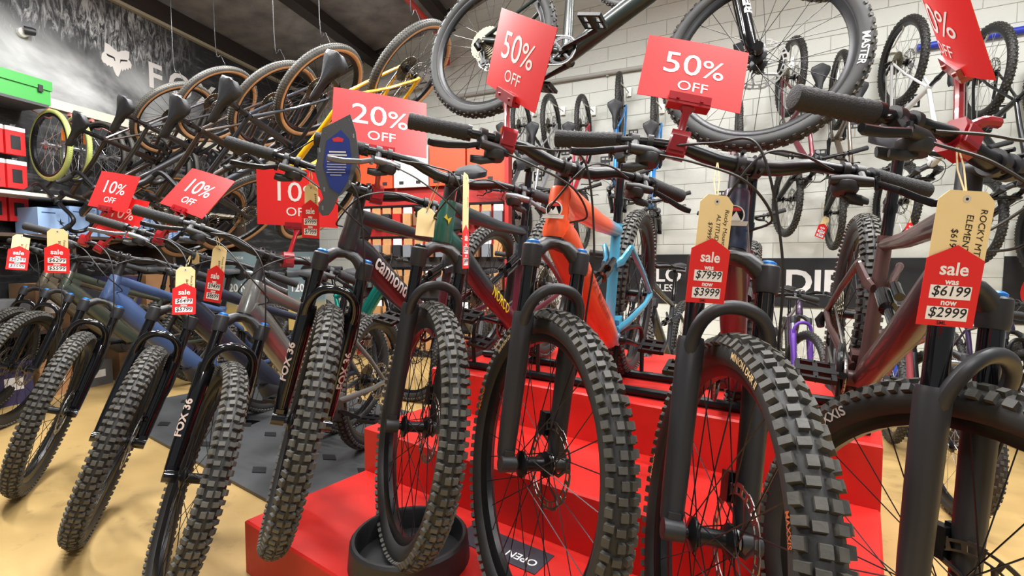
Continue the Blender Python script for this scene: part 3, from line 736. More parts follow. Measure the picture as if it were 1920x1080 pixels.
# ceiling lamps
for i, p in enumerate(LAMPS):
    mb = MB(); R3 = RZ(radians(-35)).to_3x3(); mb.box(p, (1.24, .17, .05), R3); mb.box(V(p) - V((0, 0, .03)), (1.2, .13, .012), R3, 1)
    for s in (-.5, .5): mb.cyl(V(p) + R3 @ V((s, 0, 0)), V(p) + R3 @ V((s, 0, 0)) + V((0, 0, 1.6)), .004, 6)
    tag(obj('ceiling_lamp', mb, [WHITE, mat('lamp_diffuser', (1, .98, .94), .4, emit=4)]), '%s long white tube lamp hung from the roof' % 'first second third fourth fifth sixth seventh eighth added-ninth added-tenth'.split()[i], 'lamp', 'tube lamps out of view above')

# red stepped display plinth: u runs along the steps, n runs back
UD, ND = V((.812, -.583, 0)), V((.583, .812, 0))
def st_at(u, n, z): return UD * u + ND * n + V((0, 0, z))
STEPM = mat('red_step_paint', srgb(206, 38, 32), .42, noise=(2.2, .3, srgb(186, 32, 28)), bump=(30, .06))
root = empty('display_steps', 'three tier glossy red stepped plinth under the front row of bikes', 'display stand', None, T(st_at(-.8, 1.2, 0)))
for k, (n0, n1) in enumerate(((.765, 1.3), (1.245, 1.7), (1.633, 2.6))):
    h = .178 * (k + 1); mb = MB(); u0, u1 = -1.635, .056; b = .006
    prof = [(u0, n0), (u1, n0), (u1, n1), (u0, n1)]
    lo_ = [st_at(u, n, 0) for u, n in prof]; mid = [st_at(u, n, h - b) for u, n in prof]
    tp = [st_at(u0 + b, n0 + b, h), st_at(u1 - b, n0 + b, h), st_at(u1 - b, n1, h), st_at(u0 + b, n1, h)]
    vs = lo_ + mid + tp; fs = [(8, 9, 10, 11)]
    for a in (0, 4): fs += [(a + i, a + (i + 1) % 4, a + 4 + (i + 1) % 4, a + 4 + i) for i in range(4)]
    mb.add(vs, fs); o = obj('step', mb.mesh('step', 0), STEPM, root); o.matrix_parent_inverse = root.matrix_basis.inverted()
# black rails of the bike rack standing on the top step
rk = empty('bike_rack', 'low black tubular bike rack on the top red step', 'rack', None, T(st_at(-.8, 1.8, .534)))
for n in (1.72, 1.98):
    mb = MB(); mb.cyl(st_at(-1.6, n, .552), st_at(.03, n, .552), .017, 10); o = obj('rail', mb, BLACK, rk); o.matrix_parent_inverse = rk.matrix_basis.inverted()
for u in (-1.45, -1.1, -.75, -.4, -.05):
    mb = MB(); pts = [st_at(u, 1.72, .552), st_at(u, 1.72, .70), st_at(u, 1.76, .76), st_at(u, 1.94, .76), st_at(u, 1.98, .70), st_at(u, 1.98, .552)]
    mb.sweep(bez(pts, 4), .009, 8); o = obj('hoop', mb, BLACK, rk); o.matrix_parent_inverse = rk.matrix_basis.inverted()
# dark rubber mat with diamond studs behind the floor bikes
mt = empty('rubber_mat', 'dark grey rubber floor mat with black diamond studs left of the red steps', 'mat', None, T(st_at(-2.6, 1.6, 0)))
mb = MB(); mb.sweep([st_at(-4.2, 1.65, .008), st_at(-1.66, 1.65, .008)], [(.6, .008)] * 2, 4, up=(0, 0, 1))
q = [st_at(-4.2, 1.05, 0), st_at(-1.66, 1.05, 0), st_at(-1.66, 2.25, 0), st_at(-4.2, 2.25, 0)]
mb = MB(); mb.add(q + [p + V((0, 0, .016)) for p in q], [(4, 5, 6, 7), (0, 1, 5, 4), (1, 2, 6, 5), (2, 3, 7, 6), (3, 0, 4, 7)])
o = obj('mat_sheet', mb.mesh('mat_sheet', 0), mat('mat_rubber', srgb(78, 80, 82), .45, noise=(4, .6, srgb(58, 60, 62))), mt); o.matrix_parent_inverse = mt.matrix_basis.inverted()
DI = MB(); DI.poly([(-.06, 0), (0, -.035), (.06, 0), (0, .035)], .006); DI = DI.mesh('diamond', 0)
for i in range(9):
    for j in range(4):
        o = obj('diamond', DI, PLAST, mt); o.matrix_parent_inverse = mt.matrix_basis.inverted()
        o.matrix_basis = T(st_at(-4.1 + i * .29 + (.14 if j % 2 else 0), 1.18 + j * .29, .017)) @ basis(UD, ND, (0, 0, 1))

# ------------------------------------------------------------------ bikes
def grad(name, c1, c2, x0, x1, rough=.3, axis=0):
    """two tone frame paint: c2 towards the rear of the frame, c1 at the head tube"""
    m = mat('paint_' + name, srgb(*c1), rough + .06, .08, .3); nt = m.node_tree; b = nt.nodes['Principled BSDF']
    tc = nt.nodes.new('ShaderNodeTexCoord'); sp = nt.nodes.new('ShaderNodeSeparateXYZ'); nt.links.new(tc.outputs['Object'], sp.inputs[0])
    r = nt.nodes.new('ShaderNodeMapRange'); r.inputs[1].default_value = x0; r.inputs[2].default_value = x1; nt.links.new(sp.outputs[axis], r.inputs[0])
    mx = nt.nodes.new('ShaderNodeMix'); mx.data_type = 'RGBA'; mx.inputs[6].default_value = (*srgb(*c2), 1); mx.inputs[7].default_value = (*srgb(*c1), 1)
    nt.links.new(r.outputs[0], mx.inputs[0]); nt.links.new(mx.outputs[2], b.inputs['Base Color']); return m
def grad3(name, head, mid, low, z0, z1, rough=.3):
    m = grad(name, head, mid, .27, .3, rough); nt = m.node_tree; b = nt.nodes['Principled BSDF']; src = b.inputs['Base Color'].links[0].from_socket
    sp = next(n for n in nt.nodes if n.type == 'SEPXYZ'); r = nt.nodes.new('ShaderNodeMapRange'); r.inputs[1].default_value = z0; r.inputs[2].default_value = z1; nt.links.new(sp.outputs[2], r.inputs[0])
    mx = nt.nodes.new('ShaderNodeMix'); mx.data_type = 'RGBA'; mx.inputs[6].default_value = (*srgb(*low), 1); nt.links.new(src, mx.inputs[7]); nt.links.new(r.outputs[0], mx.inputs[0]); nt.links.new(mx.outputs[2], b.inputs['Base Color']); return m
Q = {'F0': [-3.27, 3.86, 0, -1.95, .003, .015, .72],
     'F1': [-2.873, 3.6052, -0.0018, -1.9479, 0.0037, 0.019, 0.6896], 'F2': [-1.8862, 2.762, -0.0037, -1.9513, 0.0067, 0.0118, 0.9447],
     'F3': [-1.2679, 2.3841, -0.0041, -2.0186, 0.0076, -0.0139, 0.9778], 'F4': [-0.9086, 2.0929, -0.0031, -1.7731, 0.0067, -0.0306, 0.8523],
     'C': [-0.431, 2.1139, 0.3545, -2.0311, 0.2552, -0.2002, 0.7773], 'N': [-0.0569, 2.0452, 0.381, -2.0158, 0.2913, -0.1183, 0.8246],
     'O': [0.3004, 1.7609, 0.3683, -2.0331, 0.2723, -0.0729, 0.8284], 'M': [0.6388, 1.4537, 0.2768, -2.0678, 0.167, -0.0533, 0.4243],
     'E': [0.9781, 1.3883, 0.3025, -2.0754, 0.298, -0.0929, 0.8]}
SATB = paint('black', 40, 38, 42, .35, .2, .3)
G1 = 'bikes in the front row'
FORKS = [('FOX 36', .036, -.37, DECALP)]
DUSTY = dict(tyre_mats=[RUBBER2, SIDEW]); SL = dict(lower_mat=SATIN)
SILV = dict(lever_mat=LEVER)
def B(k, label, g, col, **kw): return bike(label, g, pose(Q[k]), Q[k][6], col, G1, key=k, **kw)
B('F0', 'dark tan mountain bike cut off by the left edge of the picture', dict(EBK, **DUSTY), paint('tan', 96, 88, 74))
B('F1', 'dark olive green electric mountain bike second from the left edge', dict(EBK, **DUSTY), paint('olive', 62, 68, 58))
B('F2', 'electric mountain bike with satin blue frame on the yellow floor', dict(EBK, **DUSTY), paint('blue', 64, 84, 124, .42, .1, .2))
B('F3', 'dark navy electric mountain bike between the blue and the grey one', dict(EBK, **DUSTY, **SILV), paint('navy', 44, 50, 66, .35), cap=BLACK)
B('F4', 'grey electric mountain bike with pale numbered fork left of the red steps', dict(EBK, **DUSTY), paint('grey', 120, 122, 120, .28, .5), fork_text=FORKS, frame_text=[('FOCUS', .055, .62, DECALR, -.1)])
B('C', 'matt black and maroon mountain bike on the front corner of the red steps', dict(MTB, dt=.036, **DUSTY), grad3('blackmaroon', (44, 43, 46), (38, 36, 38), (78, 26, 38), .5, .62), fork_text=FORKS, frame_text=[('cannondale', .07, .36, DECALW, .25)])
B('N', 'mountain bike with green head tube and maroon down tube, second on the red steps', dict(MTB, **DUSTY, **SL, **SILV), grad3('greenmaroon', (30, 86, 76), (34, 40, 46), (92, 28, 44), .5, .64), frame_text=[('NORCO', .05, .62, DECALY, .1)], cap=BLACK, front_text=[('MAXXIS', .022, 2.6, SATIN, -1)], badge=None)
B('O', 'mountain bike with orange front frame fading to light blue at the rear', dict(MTB, sp=.04, dt=.042, tt=.03, **SL), grad('orangeblue', (232, 84, 38), (74, 152, 184), -.2, -.1), col2=paint('skyblue', 74, 152, 184), frame_text=[('ROCKY MOUNTAIN', .034, .5, mat('decal_dark_red', srgb(150, 44, 30), .5), .0)],
  front_text=[('MINION DHR II', .017, 2.62, DECALT, -1), ('MAXXIS', .02, 3.3, ORANGE, -1)], badge=True)
B('M', 'mountain bike with navy head tube and maroon frame, second from the right edge', dict(MTB, sp=.04, **SL), grad('navymaroon', (34, 44, 68), (86, 26, 44), .28, .33), front_text=[('MINION DHR II', .017, 1.55, DECALT, -1), ('MAXXIS', .012, .75, mat('decal_dull_orange', srgb(170, 84, 44), .55), -1), ('MINION', .017, 3.4, DECALT, -1)], badge=True)
B('E', 'dark brown mountain bike with thick black fork nearest the camera on the right', dict(MTB, lower_mat=SATIN, rotor=.105), grad('brown', (54, 36, 40), (74, 48, 45), .0, .3, .42), front_text=[('MAXXIS', .026, 2.75, DECALW, -1)], fender=(.045, 40, 80), badge=None)
# N's lightning mark on the head tube
rt, g_, FS_, M_ = BIKES['N']; p_ = pts_of(g_); zz = MB(); zz.poly([(-.012, .006), (-.004, .016), (0, .002), (.012, .008), (.003, -.014), (0, -.002)], .003)
obj('head_badge', zz, DECALY, rt, T(p_['race'] + p_['ax'] * .075 + V((.0205, .021, .004))) @ basis((-.6, .75, 0), p_['ax'], V((.75, .6, .25)).normalized()))
# low block under the nearest front wheel, black dock round the next one
fw = (M_E := BIKES['E'][3]) @ BIKES['E'][2] @ V((.044, 0, -fork_len(MTB)))
mb = MB(); zb = fw.z - .355; mb.sweep([(fw.x, fw.y, 0), (fw.x, fw.y, zb * .8), (fw.x, fw.y, zb)], [(.2, .2), (.19, .19), (.17, .17)], 24); tag(obj('wheel_block', mb, PLAST), 'low round black block under the front wheel of the nearest bike', 'block')
fn = BIKES['N'][3] @ BIKES['N'][2] @ V((.044, 0, -fork_len(MTB)))
mb = MB(); prof = [(.15, .179), (.172, .179), (.166, .243), (.16, .25), (.152, .25), (.148, .243)]
mb.lathe([(r, z) for r, z in prof], 36, T((fn.x - .012, fn.y - .03, 0)) @ basis((1, 0, 0), (0, 0, 1), (0, -1, 0)), closed=True)
mb.lathe([(0, .183), (.151, .183)], 36, T((fn.x - .012, fn.y - .03, 0)) @ basis((1, 0, 0), (0, 0, 1), (0, -1, 0)))
tag(obj('wheel_dock', mb, PLAST), 'round black tub on the lowest red step holding a front wheel', 'wheel holder')
# dark OPEN card lying upside down on the lowest step
oc = empty('open_card', 'dark card reading OPEN lying upside down on the lowest red step', 'sign', None, T((-.03, 1.42, .1795)) @ RZ(atan2(-.583, .812) + pi))
mb = MB(); mb.box((0, 0, 0), (.3, .105, .002)); obj('card', mb, mat('dark_card', srgb(52, 54, 62), .4, noise=(30, .5, srgb(70, 74, 88))), oc)
letter('OPEN', .04, WHITE, oc, T((-.08, .012, .0015)), bold=.01)

# big bikes hung high, side on
TB = dict(MTB, R=.36, tyre='xc', rigid_rear=True, dt=.036, lower_mat=GLOSS, ring_mat=BLACK, W=.058)
TG = paint('black_green', 20, 30, 26, .35, 0, .25)
QT = [.299, 2.165, 1.589, -.533, .245, -.172]
def roof_z(x, y): d = (V((x, y, 0)) - MP).dot(MN); return 3.5 + RS * d + .02
def hang_rod(P, label, grp):
    """steel hook from the roof to the wheel at P (top inner edge of the tyre)"""
    P = V(P); zr = roof_z(P.x, P.y); mb = MB()
    mb.sweep(bez([P + V((0, .0, .02)), P + V((.03, .02, -.012)), P + V((.055, .03, .03)), P + V((.03, .02, .1)), P + V((.0, .0, .2)), V((P.x, P.y, zr))], 5), .003, 6)
    tag(obj('roof_hook', mb, BLACK), label, 'hook', grp)
def place_T(q, label, full=True, steer=0., **kw):
    M = pose(q); bike(label, TB, M, steer, TG, 'bikes hung under the roof', fork_text=[('RECON', .05, -.32, DECALW)] if full else None, cap=BLACK, front_text=[('MASTER', .032, .12, DECALW, -1)] if full else None, **kw)
    p = pts_of(TB)
    for k, c in (('front', p['f']), ('rear', p['rh'])): hang_rod(M @ (c + V((0, 0, .31))), 'steel roof hook holding the %s wheel of the %s' % (k, 'dark green hung bike' if full else 'farther hung black bike'), 'roof hooks')
place_T(QT, 'dark green mountain bike hung side on high above the red signs')
place_T([1.35, 3.35, 2.72, -.50, .2, -.1], 'farther black mountain bike hung behind the dark green one at the top', False)
# tan wall gravel bikes hung nose down in a row below the mural
RG = (-.339, 2.324, 1.426)
for i, (x, y, z, col, lab) in enumerate(((-2.976, 4.493, 1.839, paint('umber', 54, 44, 40), 'brown gravel bike with tan wall tyres hung leftmost under the fox mural'), (-2.55, 4.35, 1.90, paint('graphite', 46, 46, 50), 'graphite gravel bike with tan wall tyres hung second from the left'),
        (-1.847, 3.828, 1.732, paint('bronze', 58, 47, 41), 'bronze gravel bike with tan wall tyres hung in the middle of the row'), (-1.49, 3.696, 1.781, paint('slate', 42, 48, 58), 'slate blue gravel bike with tan wall tyres hung fourth in the row'),
        (-.876, 3.539, 1.848, paint('yellow', 232, 178, 24), 'yellow gravel bike with tan wall tyres hung nearest the white wall'))):
    M = T((x, y, z)) @ RZ(RG[0]) @ RY(RG[1]) @ RX(RG[2]); bike(lab, GRV, M, 0, col, 'gravel bikes hung in a row', full=False, name='gravel_bike')
    W_ = M @ pts_of(GRV)['rh']; hang_rod(W_ + V((-.0, 0, .285)), 'steel roof hook holding the ' + lab.split(' with')[0], 'roof hooks')
# bikes hung by the rear wheel on the white block wall
def wall_bike(s, z, label, col, yaw=0., scale=.93, out=.38, base=on_w, nrm=WN, g=XC, grp='bikes hung on the white wall', steer=0., name='mountain_bike', **kw):
    P = base(s, z, out * scale); h = atan2(nrm.y, nrm.x) + yaw
    M = hung(P, g, RZ(h) @ RY(pi / 2), scale); bike(label, g, M, steer, col, grp, full=False, name=name, **kw)
    hk = MB(); zt = z + (g['R'] - g['W'] - .035) * scale
    a = base(s, zt, 0); c = V((P.x, P.y, zt))
    hk.box(a + V(nrm) * .006, (.05, .05, .09), RZ(h).to_3x3()); hk.sweep(bez([a, a.lerp(c, .5), c - V(nrm) * .0, c + V(nrm) * .03 + V((0, 0, .05))], 5), .0065, 8)
    tag(obj('wall_hook', hk, mat('zinc_hook', srgb(206, 204, 196), .35, .6)), 'hook for the ' + label, 'hook', grp.replace('bikes', 'hooks for bikes'))
XS = dict(XC, lower_mat=BLACK); 
for s, z, lab, col, yaw, sc in ((3.55, 2.50, 'grey hardtail bike leftmost on the white wall', paint('steelgrey', 96, 98, 104), .12, .9),
        (3.9, 2.46, 'silver hardtail bike second on the white wall', paint('silver', 150, 152, 156), .1, .92), (4.25, 2.42, 'red hardtail bike third on the white wall', paint('red', 190, 40, 60), .1, .88),
        (4.63, 2.55, 'bright blue hardtail bike hung highest beside the conduit', paint('azure', 36, 132, 214), .2, .93), (4.97, 2.33, 'bright blue hardtail bike hung just right of its higher twin', paint('azure', 36, 132, 214), .15, .93),
        (5.70, 2.13, 'dusty pink bike hung low behind the second fifty percent sign', paint('dustypink', 176, 110, 116), .1, .9), (6.09, 2.58, 'maroon bike hung on the wall left of the brown one', paint('maroon', 112, 48, 58), .3, .93),
        (6.44, 2.42, 'brown bike with worn tyre hung edge on', paint('brown2', 92, 78, 66), .1, .9), (6.84, 2.56, 'white bike hung right of the brown one on the wall', paint('white', 224, 226, 228, .3, .0), .26, .97),
        (7.33, 2.40, 'black bike hung next to last on the white wall', paint('black2', 34, 34, 38), .16, .97), (7.72, 2.30, 'turquoise bike hung at the right edge of the picture', paint('turquoise', 52, 186, 196), .2, .97)):
    wall_bike(s, z, lab, col, yaw, sc)
# loose wheels hung on hooks under the cream rail of the mural wall
nthw = 'first second third fourth fifth sixth seventh eighth ninth tenth eleventh twelfth thirteenth fourteenth fifteenth sixteenth'.split()
for i in range(15):
    s = .07 + i * .155 + (.03 if i > 1 else 0) + random.uniform(-.02, .02); rr = (.27, .26, .29)[i % 3]; yaw = random.uniform(-.25, .12)
    P = on_m(s, 2.185 - rr, rr + .03); h = atan2(MN.y, MN.x) + yaw; lime = i < 2
    R_, W_ = rr, .034; root = empty('bicycle_wheel', '%s loose wheel from the left under the cream rail%s' % (nthw[i], ', with lime tyre' if lime else ''), 'wheel', 'loose wheels under the rail', T(P) @ RZ(h))
    st = dict(R=R_, W=W_, tyre='gravel', tyre_mats=[LIME, LIME] if lime else [RUBBER, SIDEW], spoke_mat=SPOKES, deep=.02, rim_mat=SILVER if i % 4 == 1 else BLACK)
    rm = obj('rim', cached(('rim', R_, W_, .02), lambda: make_rim(R_, W_, .02), 'rim'), st['rim_mat'], root); obj('tyre', cached(('tyre', 'gravel', R_, W_), lambda: make_tyre('gravel', R_, W_), 'tyre', 30), st['tyre_mats'], root)
    sp = obj('spokes', cached(('spk', R_, W_, .02), lambda: make_spokes(R_, W_, deep=.02, r=.0016), 'spokes'), SPOKES, root); sp['kind'] = 'stuff'; obj('hub', cached(('hub', True), lambda: make_hub(False), 'hub'), SILVER, root)
    if i < 2: mb = MB(); mb.box((rr * .62, 0, .06), (.02, .012, .08)); obj('spoke_reflector', mb, ORANGE, rm)
    hk = MB(); top = P + V((0, 0, rr - W_ - .028)); hk.sweep(bez([on_m(s, 2.262, .0), on_m(s, 2.2, .1), top + V((0, 0, -.004)), top + V((MN.x * .03, MN.y * .03, .03))], 5), .005, 6); hk.box(on_m(s, 2.262, .008), (.03, .03, .03))
    tag(obj('wall_hook', hk, mat('pink_hook', srgb(196, 130, 120), .5)), 'hook for the %s loose wheel under the cream rail' % nthw[i], 'hook', 'hooks for loose wheels')
# bikes standing on the floor farther back
def floor_bike(x, y, bd, label, col, scale=1., steer=.4, g=XC, **kw):
    h = atan2(-cos(radians(bd)), -sin(radians(bd))); return bike(label, g, T((x, y, 0)) @ RZ(h) @ RX(0) @ Matrix.Scale(scale, 4), steer, col, 'bikes standing farther back', full=False, **kw)
floor_bike(-1.25, 3.95, -54, 'teal electric bike standing crosswise behind the grey one', paint('teal', 18, 140, 128, .25, .5), 1., .2, dict(EBK))
floor_bike(.38, 3.75, 30, 'plain black bike behind the steps seen under the green one', SATB, .98, .5, dict(MTB))
floor_bike(1.02, 3.35, 34, 'charcoal bike behind the steps seen left of the maroon one', paint('charcoal', 52, 54, 58), .98, .5, dict(MTB))
floor_bike(-.35, 4.25, 26, 'matt grey bike behind the steps near the red product wall', paint('mattgrey', 84, 86, 88), .95, .5)
VI = paint('violet', 92, 50, 148, .4, .1, .2); PLUM = paint('plum', 58, 36, 66)
floor_bike(2.13, 3.7, 22, 'small plum bike with purple fork standing by the black wall banner', PLUM, .82, .3, dict(XC, lower_mat=VI, silver=True))
floor_bike(2.45, 3.05, 24, 'small cobalt blue bike standing right of the purple one', paint('cobalt', 30, 66, 168), .8, .3, dict(XC))
floor_bike(2.95, 3.05, 20, 'small dark violet bike standing near the right edge', paint('darkviolet', 56, 40, 76), .8, .3)
floor_bike(1.98, 2.35, 24, 'small bike with silver fork standing behind the nearest wheel', paint('pinkred', 150, 70, 76), .82, .1, dict(XC, lower_mat=SILVER, silver=True))
floor_bike(2.75, 2.4, 22, 'small black bike standing lowest at the right edge', SATB, .8, .2)

floor_bike(1.55, 3.0, 30, 'dark green bike standing between the steps and the purple fork', paint('bottlegreen', 34, 52, 46), .86, .4)
floor_bike(2.45, 1.95, 26, 'small grey bike standing low behind the nearest wheel at right', paint('midgrey', 92, 94, 98), .8, .3)
floor_bike(3.3, 2.75, 18, 'small black bike with turned bars beside the right end wall', paint('jet', 30, 30, 34), .82, .5)
floor_bike(-2.2, 4.6, 20, 'dim black bike standing behind the blue one', paint('dim', 36, 36, 40), .95, .4)
floor_bike(-1.75, 4.9, 24, 'dim charcoal bike standing behind the motor posters', paint('charcoal', 52, 54, 58), .95, .4)

# ------------------------------------------------------------------ red percentage signs clipped to the handlebars
CO = V((0, 0, 1.03))
SIGN = {'S1': ([-1.5461, 1.9205, 1.3012], [[0.9406, 0.239, -0.2413], [-0.2949, 0.2219, -0.9294], [-0.1686, 0.9453, 0.2791]], 'F2', -.171, 1.268, '10%', 'tilted red 10% OFF sign clipped above the blue bike, leftmost of the signs'),
 'S1b': ([-1.47, 1.86, 1.2], [[0.9406, 0.239, -0.2413], [-0.2949, 0.2219, -0.9294], [-0.1686, 0.9453, 0.2791]], 'F2', -.10, 1.32, '10%', 'red percent OFF sign half hidden behind the leftmost 10% sign'),
 'S2': ([-0.9649, 1.515, 1.2418], [[0.8732, 0.4368, -0.2163], [-0.4096, 0.4169, -0.8115], [-0.2643, 0.7971, 0.5429]], 'F3', -.153, 1.36, '10%', 'red 10% OFF sign leaning back above the navy bike'),
 'S3': ([-0.5668, 1.2854, 1.1974], [[0.9977, 0.0532, 0.0429], [0.0477, -0.0913, -0.9947], [-0.049, 0.9944, -0.0937]], 'F4', .075, 1.436, '10%', 'upright red 10% OFF sign partly covered by a sale tag'),
 'S4': ([-0.3002, 1.1424, 1.3467], [[0.9355, -0.0515, 0.3496], [0.3471, 0.3196, -0.8817], [-0.0663, 0.9461, 0.3169]], 'C', .042, 1.34, '20%', 'red 20% OFF sign clipped to the bar of the matt black bike'),
 'S5': ([0.0098, 0.9854, 1.427], [[0.4758, 0.2421, -0.8456], [-0.71, -0.4617, -0.5317], [-0.5192, 0.8533, -0.0478]], 'O', -.171, 1.184, '50%', 'narrow looking turned red 50% OFF sign on the orange bike'),
 'S6': ([0.3765, 1.0396, 1.4203], [[0.9708, 0.2384, -0.0255], [-0.0962, 0.2895, -0.9523], [-0.2197, 0.927, 0.304]], 'M', -.142, 1.004, '50%', 'wide red 50% OFF sign on the bar of the navy and maroon bike'),
 'S7': ([.661, .773, 1.393], [[-.313, -.599, -.737], [-.778, -.283, .561], [-.545, .749, -.377]], 'E', -.105, 1.03, '50%', 'bent red 50% OFF sign cut by the top right edge of the picture')}
def clamp_mesh(bd):
    mb = MB(); z = V((0, 0, 1)); y = z.cross(bd).normalized(); z = V(bd).cross(y); R3 = basis(bd, y, z).to_3x3()
    prof = [(-.019, -.02), (-.019, .016), (-.012, .03), (.012, .03), (.019, .016), (.019, -.02), (.011, -.027), (-.011, -.027)]
    mb.poly(prof, .038, basis(y, z, V(bd))); mb.box(R3 @ V((0, -.021, .002)), (.03, .006, .03), R3); return mb
for k, (t, R, bk, y, s, num, lab) in SIGN.items():
    R = Matrix(R).to_4x4(); t = CO + (V(t) - CO) * s; P = bar_world(bk, y); bd = (bar_world(bk, y + .02) - P).normalized()
    if k == 'S3': t = t + V((0, .03, 0))
    root = empty('sale_sign', lab, 'sign', 'red percentage signs', T(P)); CM = T(t - P) @ R; w, h = .21 * s, .148 * s
    mb = MB(); nx = 10; vs = []
    bend = .02 if k == 'S7' else .004
    for zt in (.0007, -.0007):
        for i in range(nx + 1):
            for yy in (-h / 2, h / 2): u = i / nx * 2 - 1; vs.append((w / 2 * u, yy, zt - bend * (u * u - .4)))
    o2 = 2 * (nx + 1); fs = []
    for i in range(nx):
        a = 2 * i; fs += [(a, a + 2, a + 3, a + 1), (o2 + a, o2 + a + 1, o2 + a + 3, o2 + a + 2), (a, o2 + a, o2 + a + 2, a + 2), (a + 1, a + 3, o2 + a + 3, o2 + a + 1)]
    fs += [(0, 1, o2 + 1, o2), (2 * nx, o2 + 2 * nx, o2 + 2 * nx + 1, 2 * nx + 1)]
    mb.add(vs, fs); card = obj('card', mb, RED, root, CM)
    fnb = lambda x, yy, dx=0, dy=0: (x * 1.13 + dx, yy + dy, .0013 - bend * (((x * 1.13 + dx) / (w / 2)) ** 2 - .4))
    def lt(sx, size, dx, dy, kk): obj('lettering', bent_text(sx, size, lambda x, yy: fnb(x, yy, dx, dy), ('sg', k, kk), .002), WHITE, card)
    lt(num[:-1], .072 * s, -.026 * s, .012 * s, 0); lt('%', .062 * s, .038 * s, .009 * s, 1); lt('OFF', .032 * s, .002 * s, -.038 * s, 2)
    mb = MB(); cb = T(t - P) @ R @ T((.0, -h / 2, 0)); R3 = R.to_3x3()
    mb.box(cb @ V((0, .004, .008)), (.085, .018, .008), R3); mb.box(cb @ V((0, .004, -.008)), (.085, .018, .008), R3); mb.box(cb @ V((0, -.008, 0)), (.085, .008, .022), R3)
    for sx in (-.024, .024): mb.box(cb @ V((sx, .0, .013)), (.006, .006, .004), R3)
    obj('card_clip', mb, CLIPRED, root)
    e = cb @ V((0, -.01, 0)); upn = V((0, 0, 1)); n0 = e.normalized() * .022
    mb = MB(); mb.sweep([e, e.lerp(n0, .12), e.lerp(n0, .25), e.lerp(n0, .85), n0], [(.018, .008), (.014, .008), (.008, .007), (.008, .007), (.015, .011)], 8, up=R3 @ V((0, 0, 1)))
    obj('neck', mb, CLIPRED, root)
    cl = obj('bar_clamp', clamp_mesh(bd), CLIPRED, root)
    if k not in ('S7', 'S2'): continue
    mb = MB(); sd = bd if bd.x > 0 else -bd
    mb.sweep(bez([V((0, 0, .015)), V((0, 0, .03)) + sd * .02, V((0, -.01, .05)) + sd * .045, V((0, -.012, .062)) + sd * .075], 4), [(.007, .009)] * 13, 8); obj('handle', mb, CLIPRED, cl)

# ------------------------------------------------------------------ manila price tags with red sale arrows
def price_tag(label, t, R, s, hang, was, now, lines, small=None, arrow=True, name='price_tag', manila=(.066, .15), my=.062, roll=0., ts=.012):
    R = Matrix(R).to_4x4(); t = CO + (V(t) - CO) * s; top = V(hang); root = empty(name, label, 'price tag', 'price tags on the bikes', T(t)); S = R @ Matrix.Scale(s, 4)
    w, h = manila; y0 = my; c = .014
    mb = MB(); mb.poly([(-w / 2, y0 - h / 2), (w / 2, y0 - h / 2), (w / 2, y0 + h / 2 - c), (w / 2 - c, y0 + h / 2), (-w / 2 + c, y0 + h / 2), (-w / 2, y0 + h / 2 - c)], .0008)
    mc = obj('manila_card', mb, MANILA, root, S @ T((.002, 0, -.002)) @ RZ(roll))
    mb = MB(); mb.lathe([(.0022, -.0008), (.0058, -.0008), (.0058, .0008), (.0022, .0008)], 16, RX(pi / 2), closed=True); obj('eyelet', mb, CREAM, mc, T((0, y0 + h / 2 - .012, 0)))
    mb = MB(); mb.lathe([(0, .0009), (.0022, .0009)], 10, RX(pi / 2)); obj('eyelet_hole', mb, INK, mc, T((0, y0 + h / 2 - .012, 0)))
    for i, l in enumerate(lines): letter(l, ts, INK, mc, T((w * .33 - i * ts * 1.3, y0 + .016 - .004 * i, .001)) @ RZ(-pi / 2), shear=.12)
    if arrow:
        mb = MB(); mb.poly([(-.04, -.05), (.04, -.05), (.04, .05), (0, .071), (-.04, .05)], .0008); ra = obj('sale_arrow', mb, TAGRED, root, S)
        letter('sale', .027, WHITE, ra, T((0, .035, .0009)), bold=.02); letter('was', .0125, WHITE, ra, T((0, .0165, .0009)), bold=.03); letter('now', .0125, WHITE, ra, T((0, -.0145, .0009)), bold=.03)
        for yy, pr in ((.001, was), (-.031, now)):
            mb = MB(); mb.box((0, 0, 0), (.058, .02, .0003)); wb = obj('price_box', mb, WHITE, ra, T((0, yy, .0007))); letter(pr, .021, INK, wb, T((0, .001, .0005)), shear=.15, bold=.008)
        if small: letter(small, .008, INK, ra, T((-.005, -.0455, .0009)), bold=.01)
    mb = MB(); hole = S @ (T((.002, 0, -.002)) @ V((0, y0 + h / 2 - .012, 0))); tp = top - t
    mb.sweep([hole, hole.lerp(tp, .5) + V((.004, 0, 0)), tp], .0012, 5); mb.sweep([hole, hole.lerp(tp, .45) + V((-.006, 0, 0)), tp], .0012, 5); obj('string', mb, STRING, root)
    return root
price_tag('large price tag, now $2999, on the brown bike nearest the camera', [.649, .726, .983], [[.994, .07, -.085], [-.08, -.066, -.995], [-.075, .995, -.06]], .92, bar_world('E', -.11), '$6199', '$2999', ['ROCKY MTN', 'ELEMENT C', '$6199'], 'SML', manila=(.078, .16), my=.07, ts=.0135)
price_tag('price tag, now $3999, hung before the navy head tube', [.364, .912, 1.002], [[.976, .083, .2], [.204, -.034, -.978], [-.075, .996, -.051]], .92, bar_world('M', -.06), '$7999', '$3999', ['Rocky Mountain', 'ALTITUDE C', '$7999.00'], 'SML', manila=(.068, .16), my=.07)
price_tag('price tag, now $7999, hung before the upright 10% sign', [-.646, 1.582, 1.155], [[.883, .047, -.467], [-.463, -.081, -.883], [-.079, .996, -.05]], .93, bar_world('C', -.16), '$9999', '$7999', ['$9999'], manila=(.06, .12), my=.06)
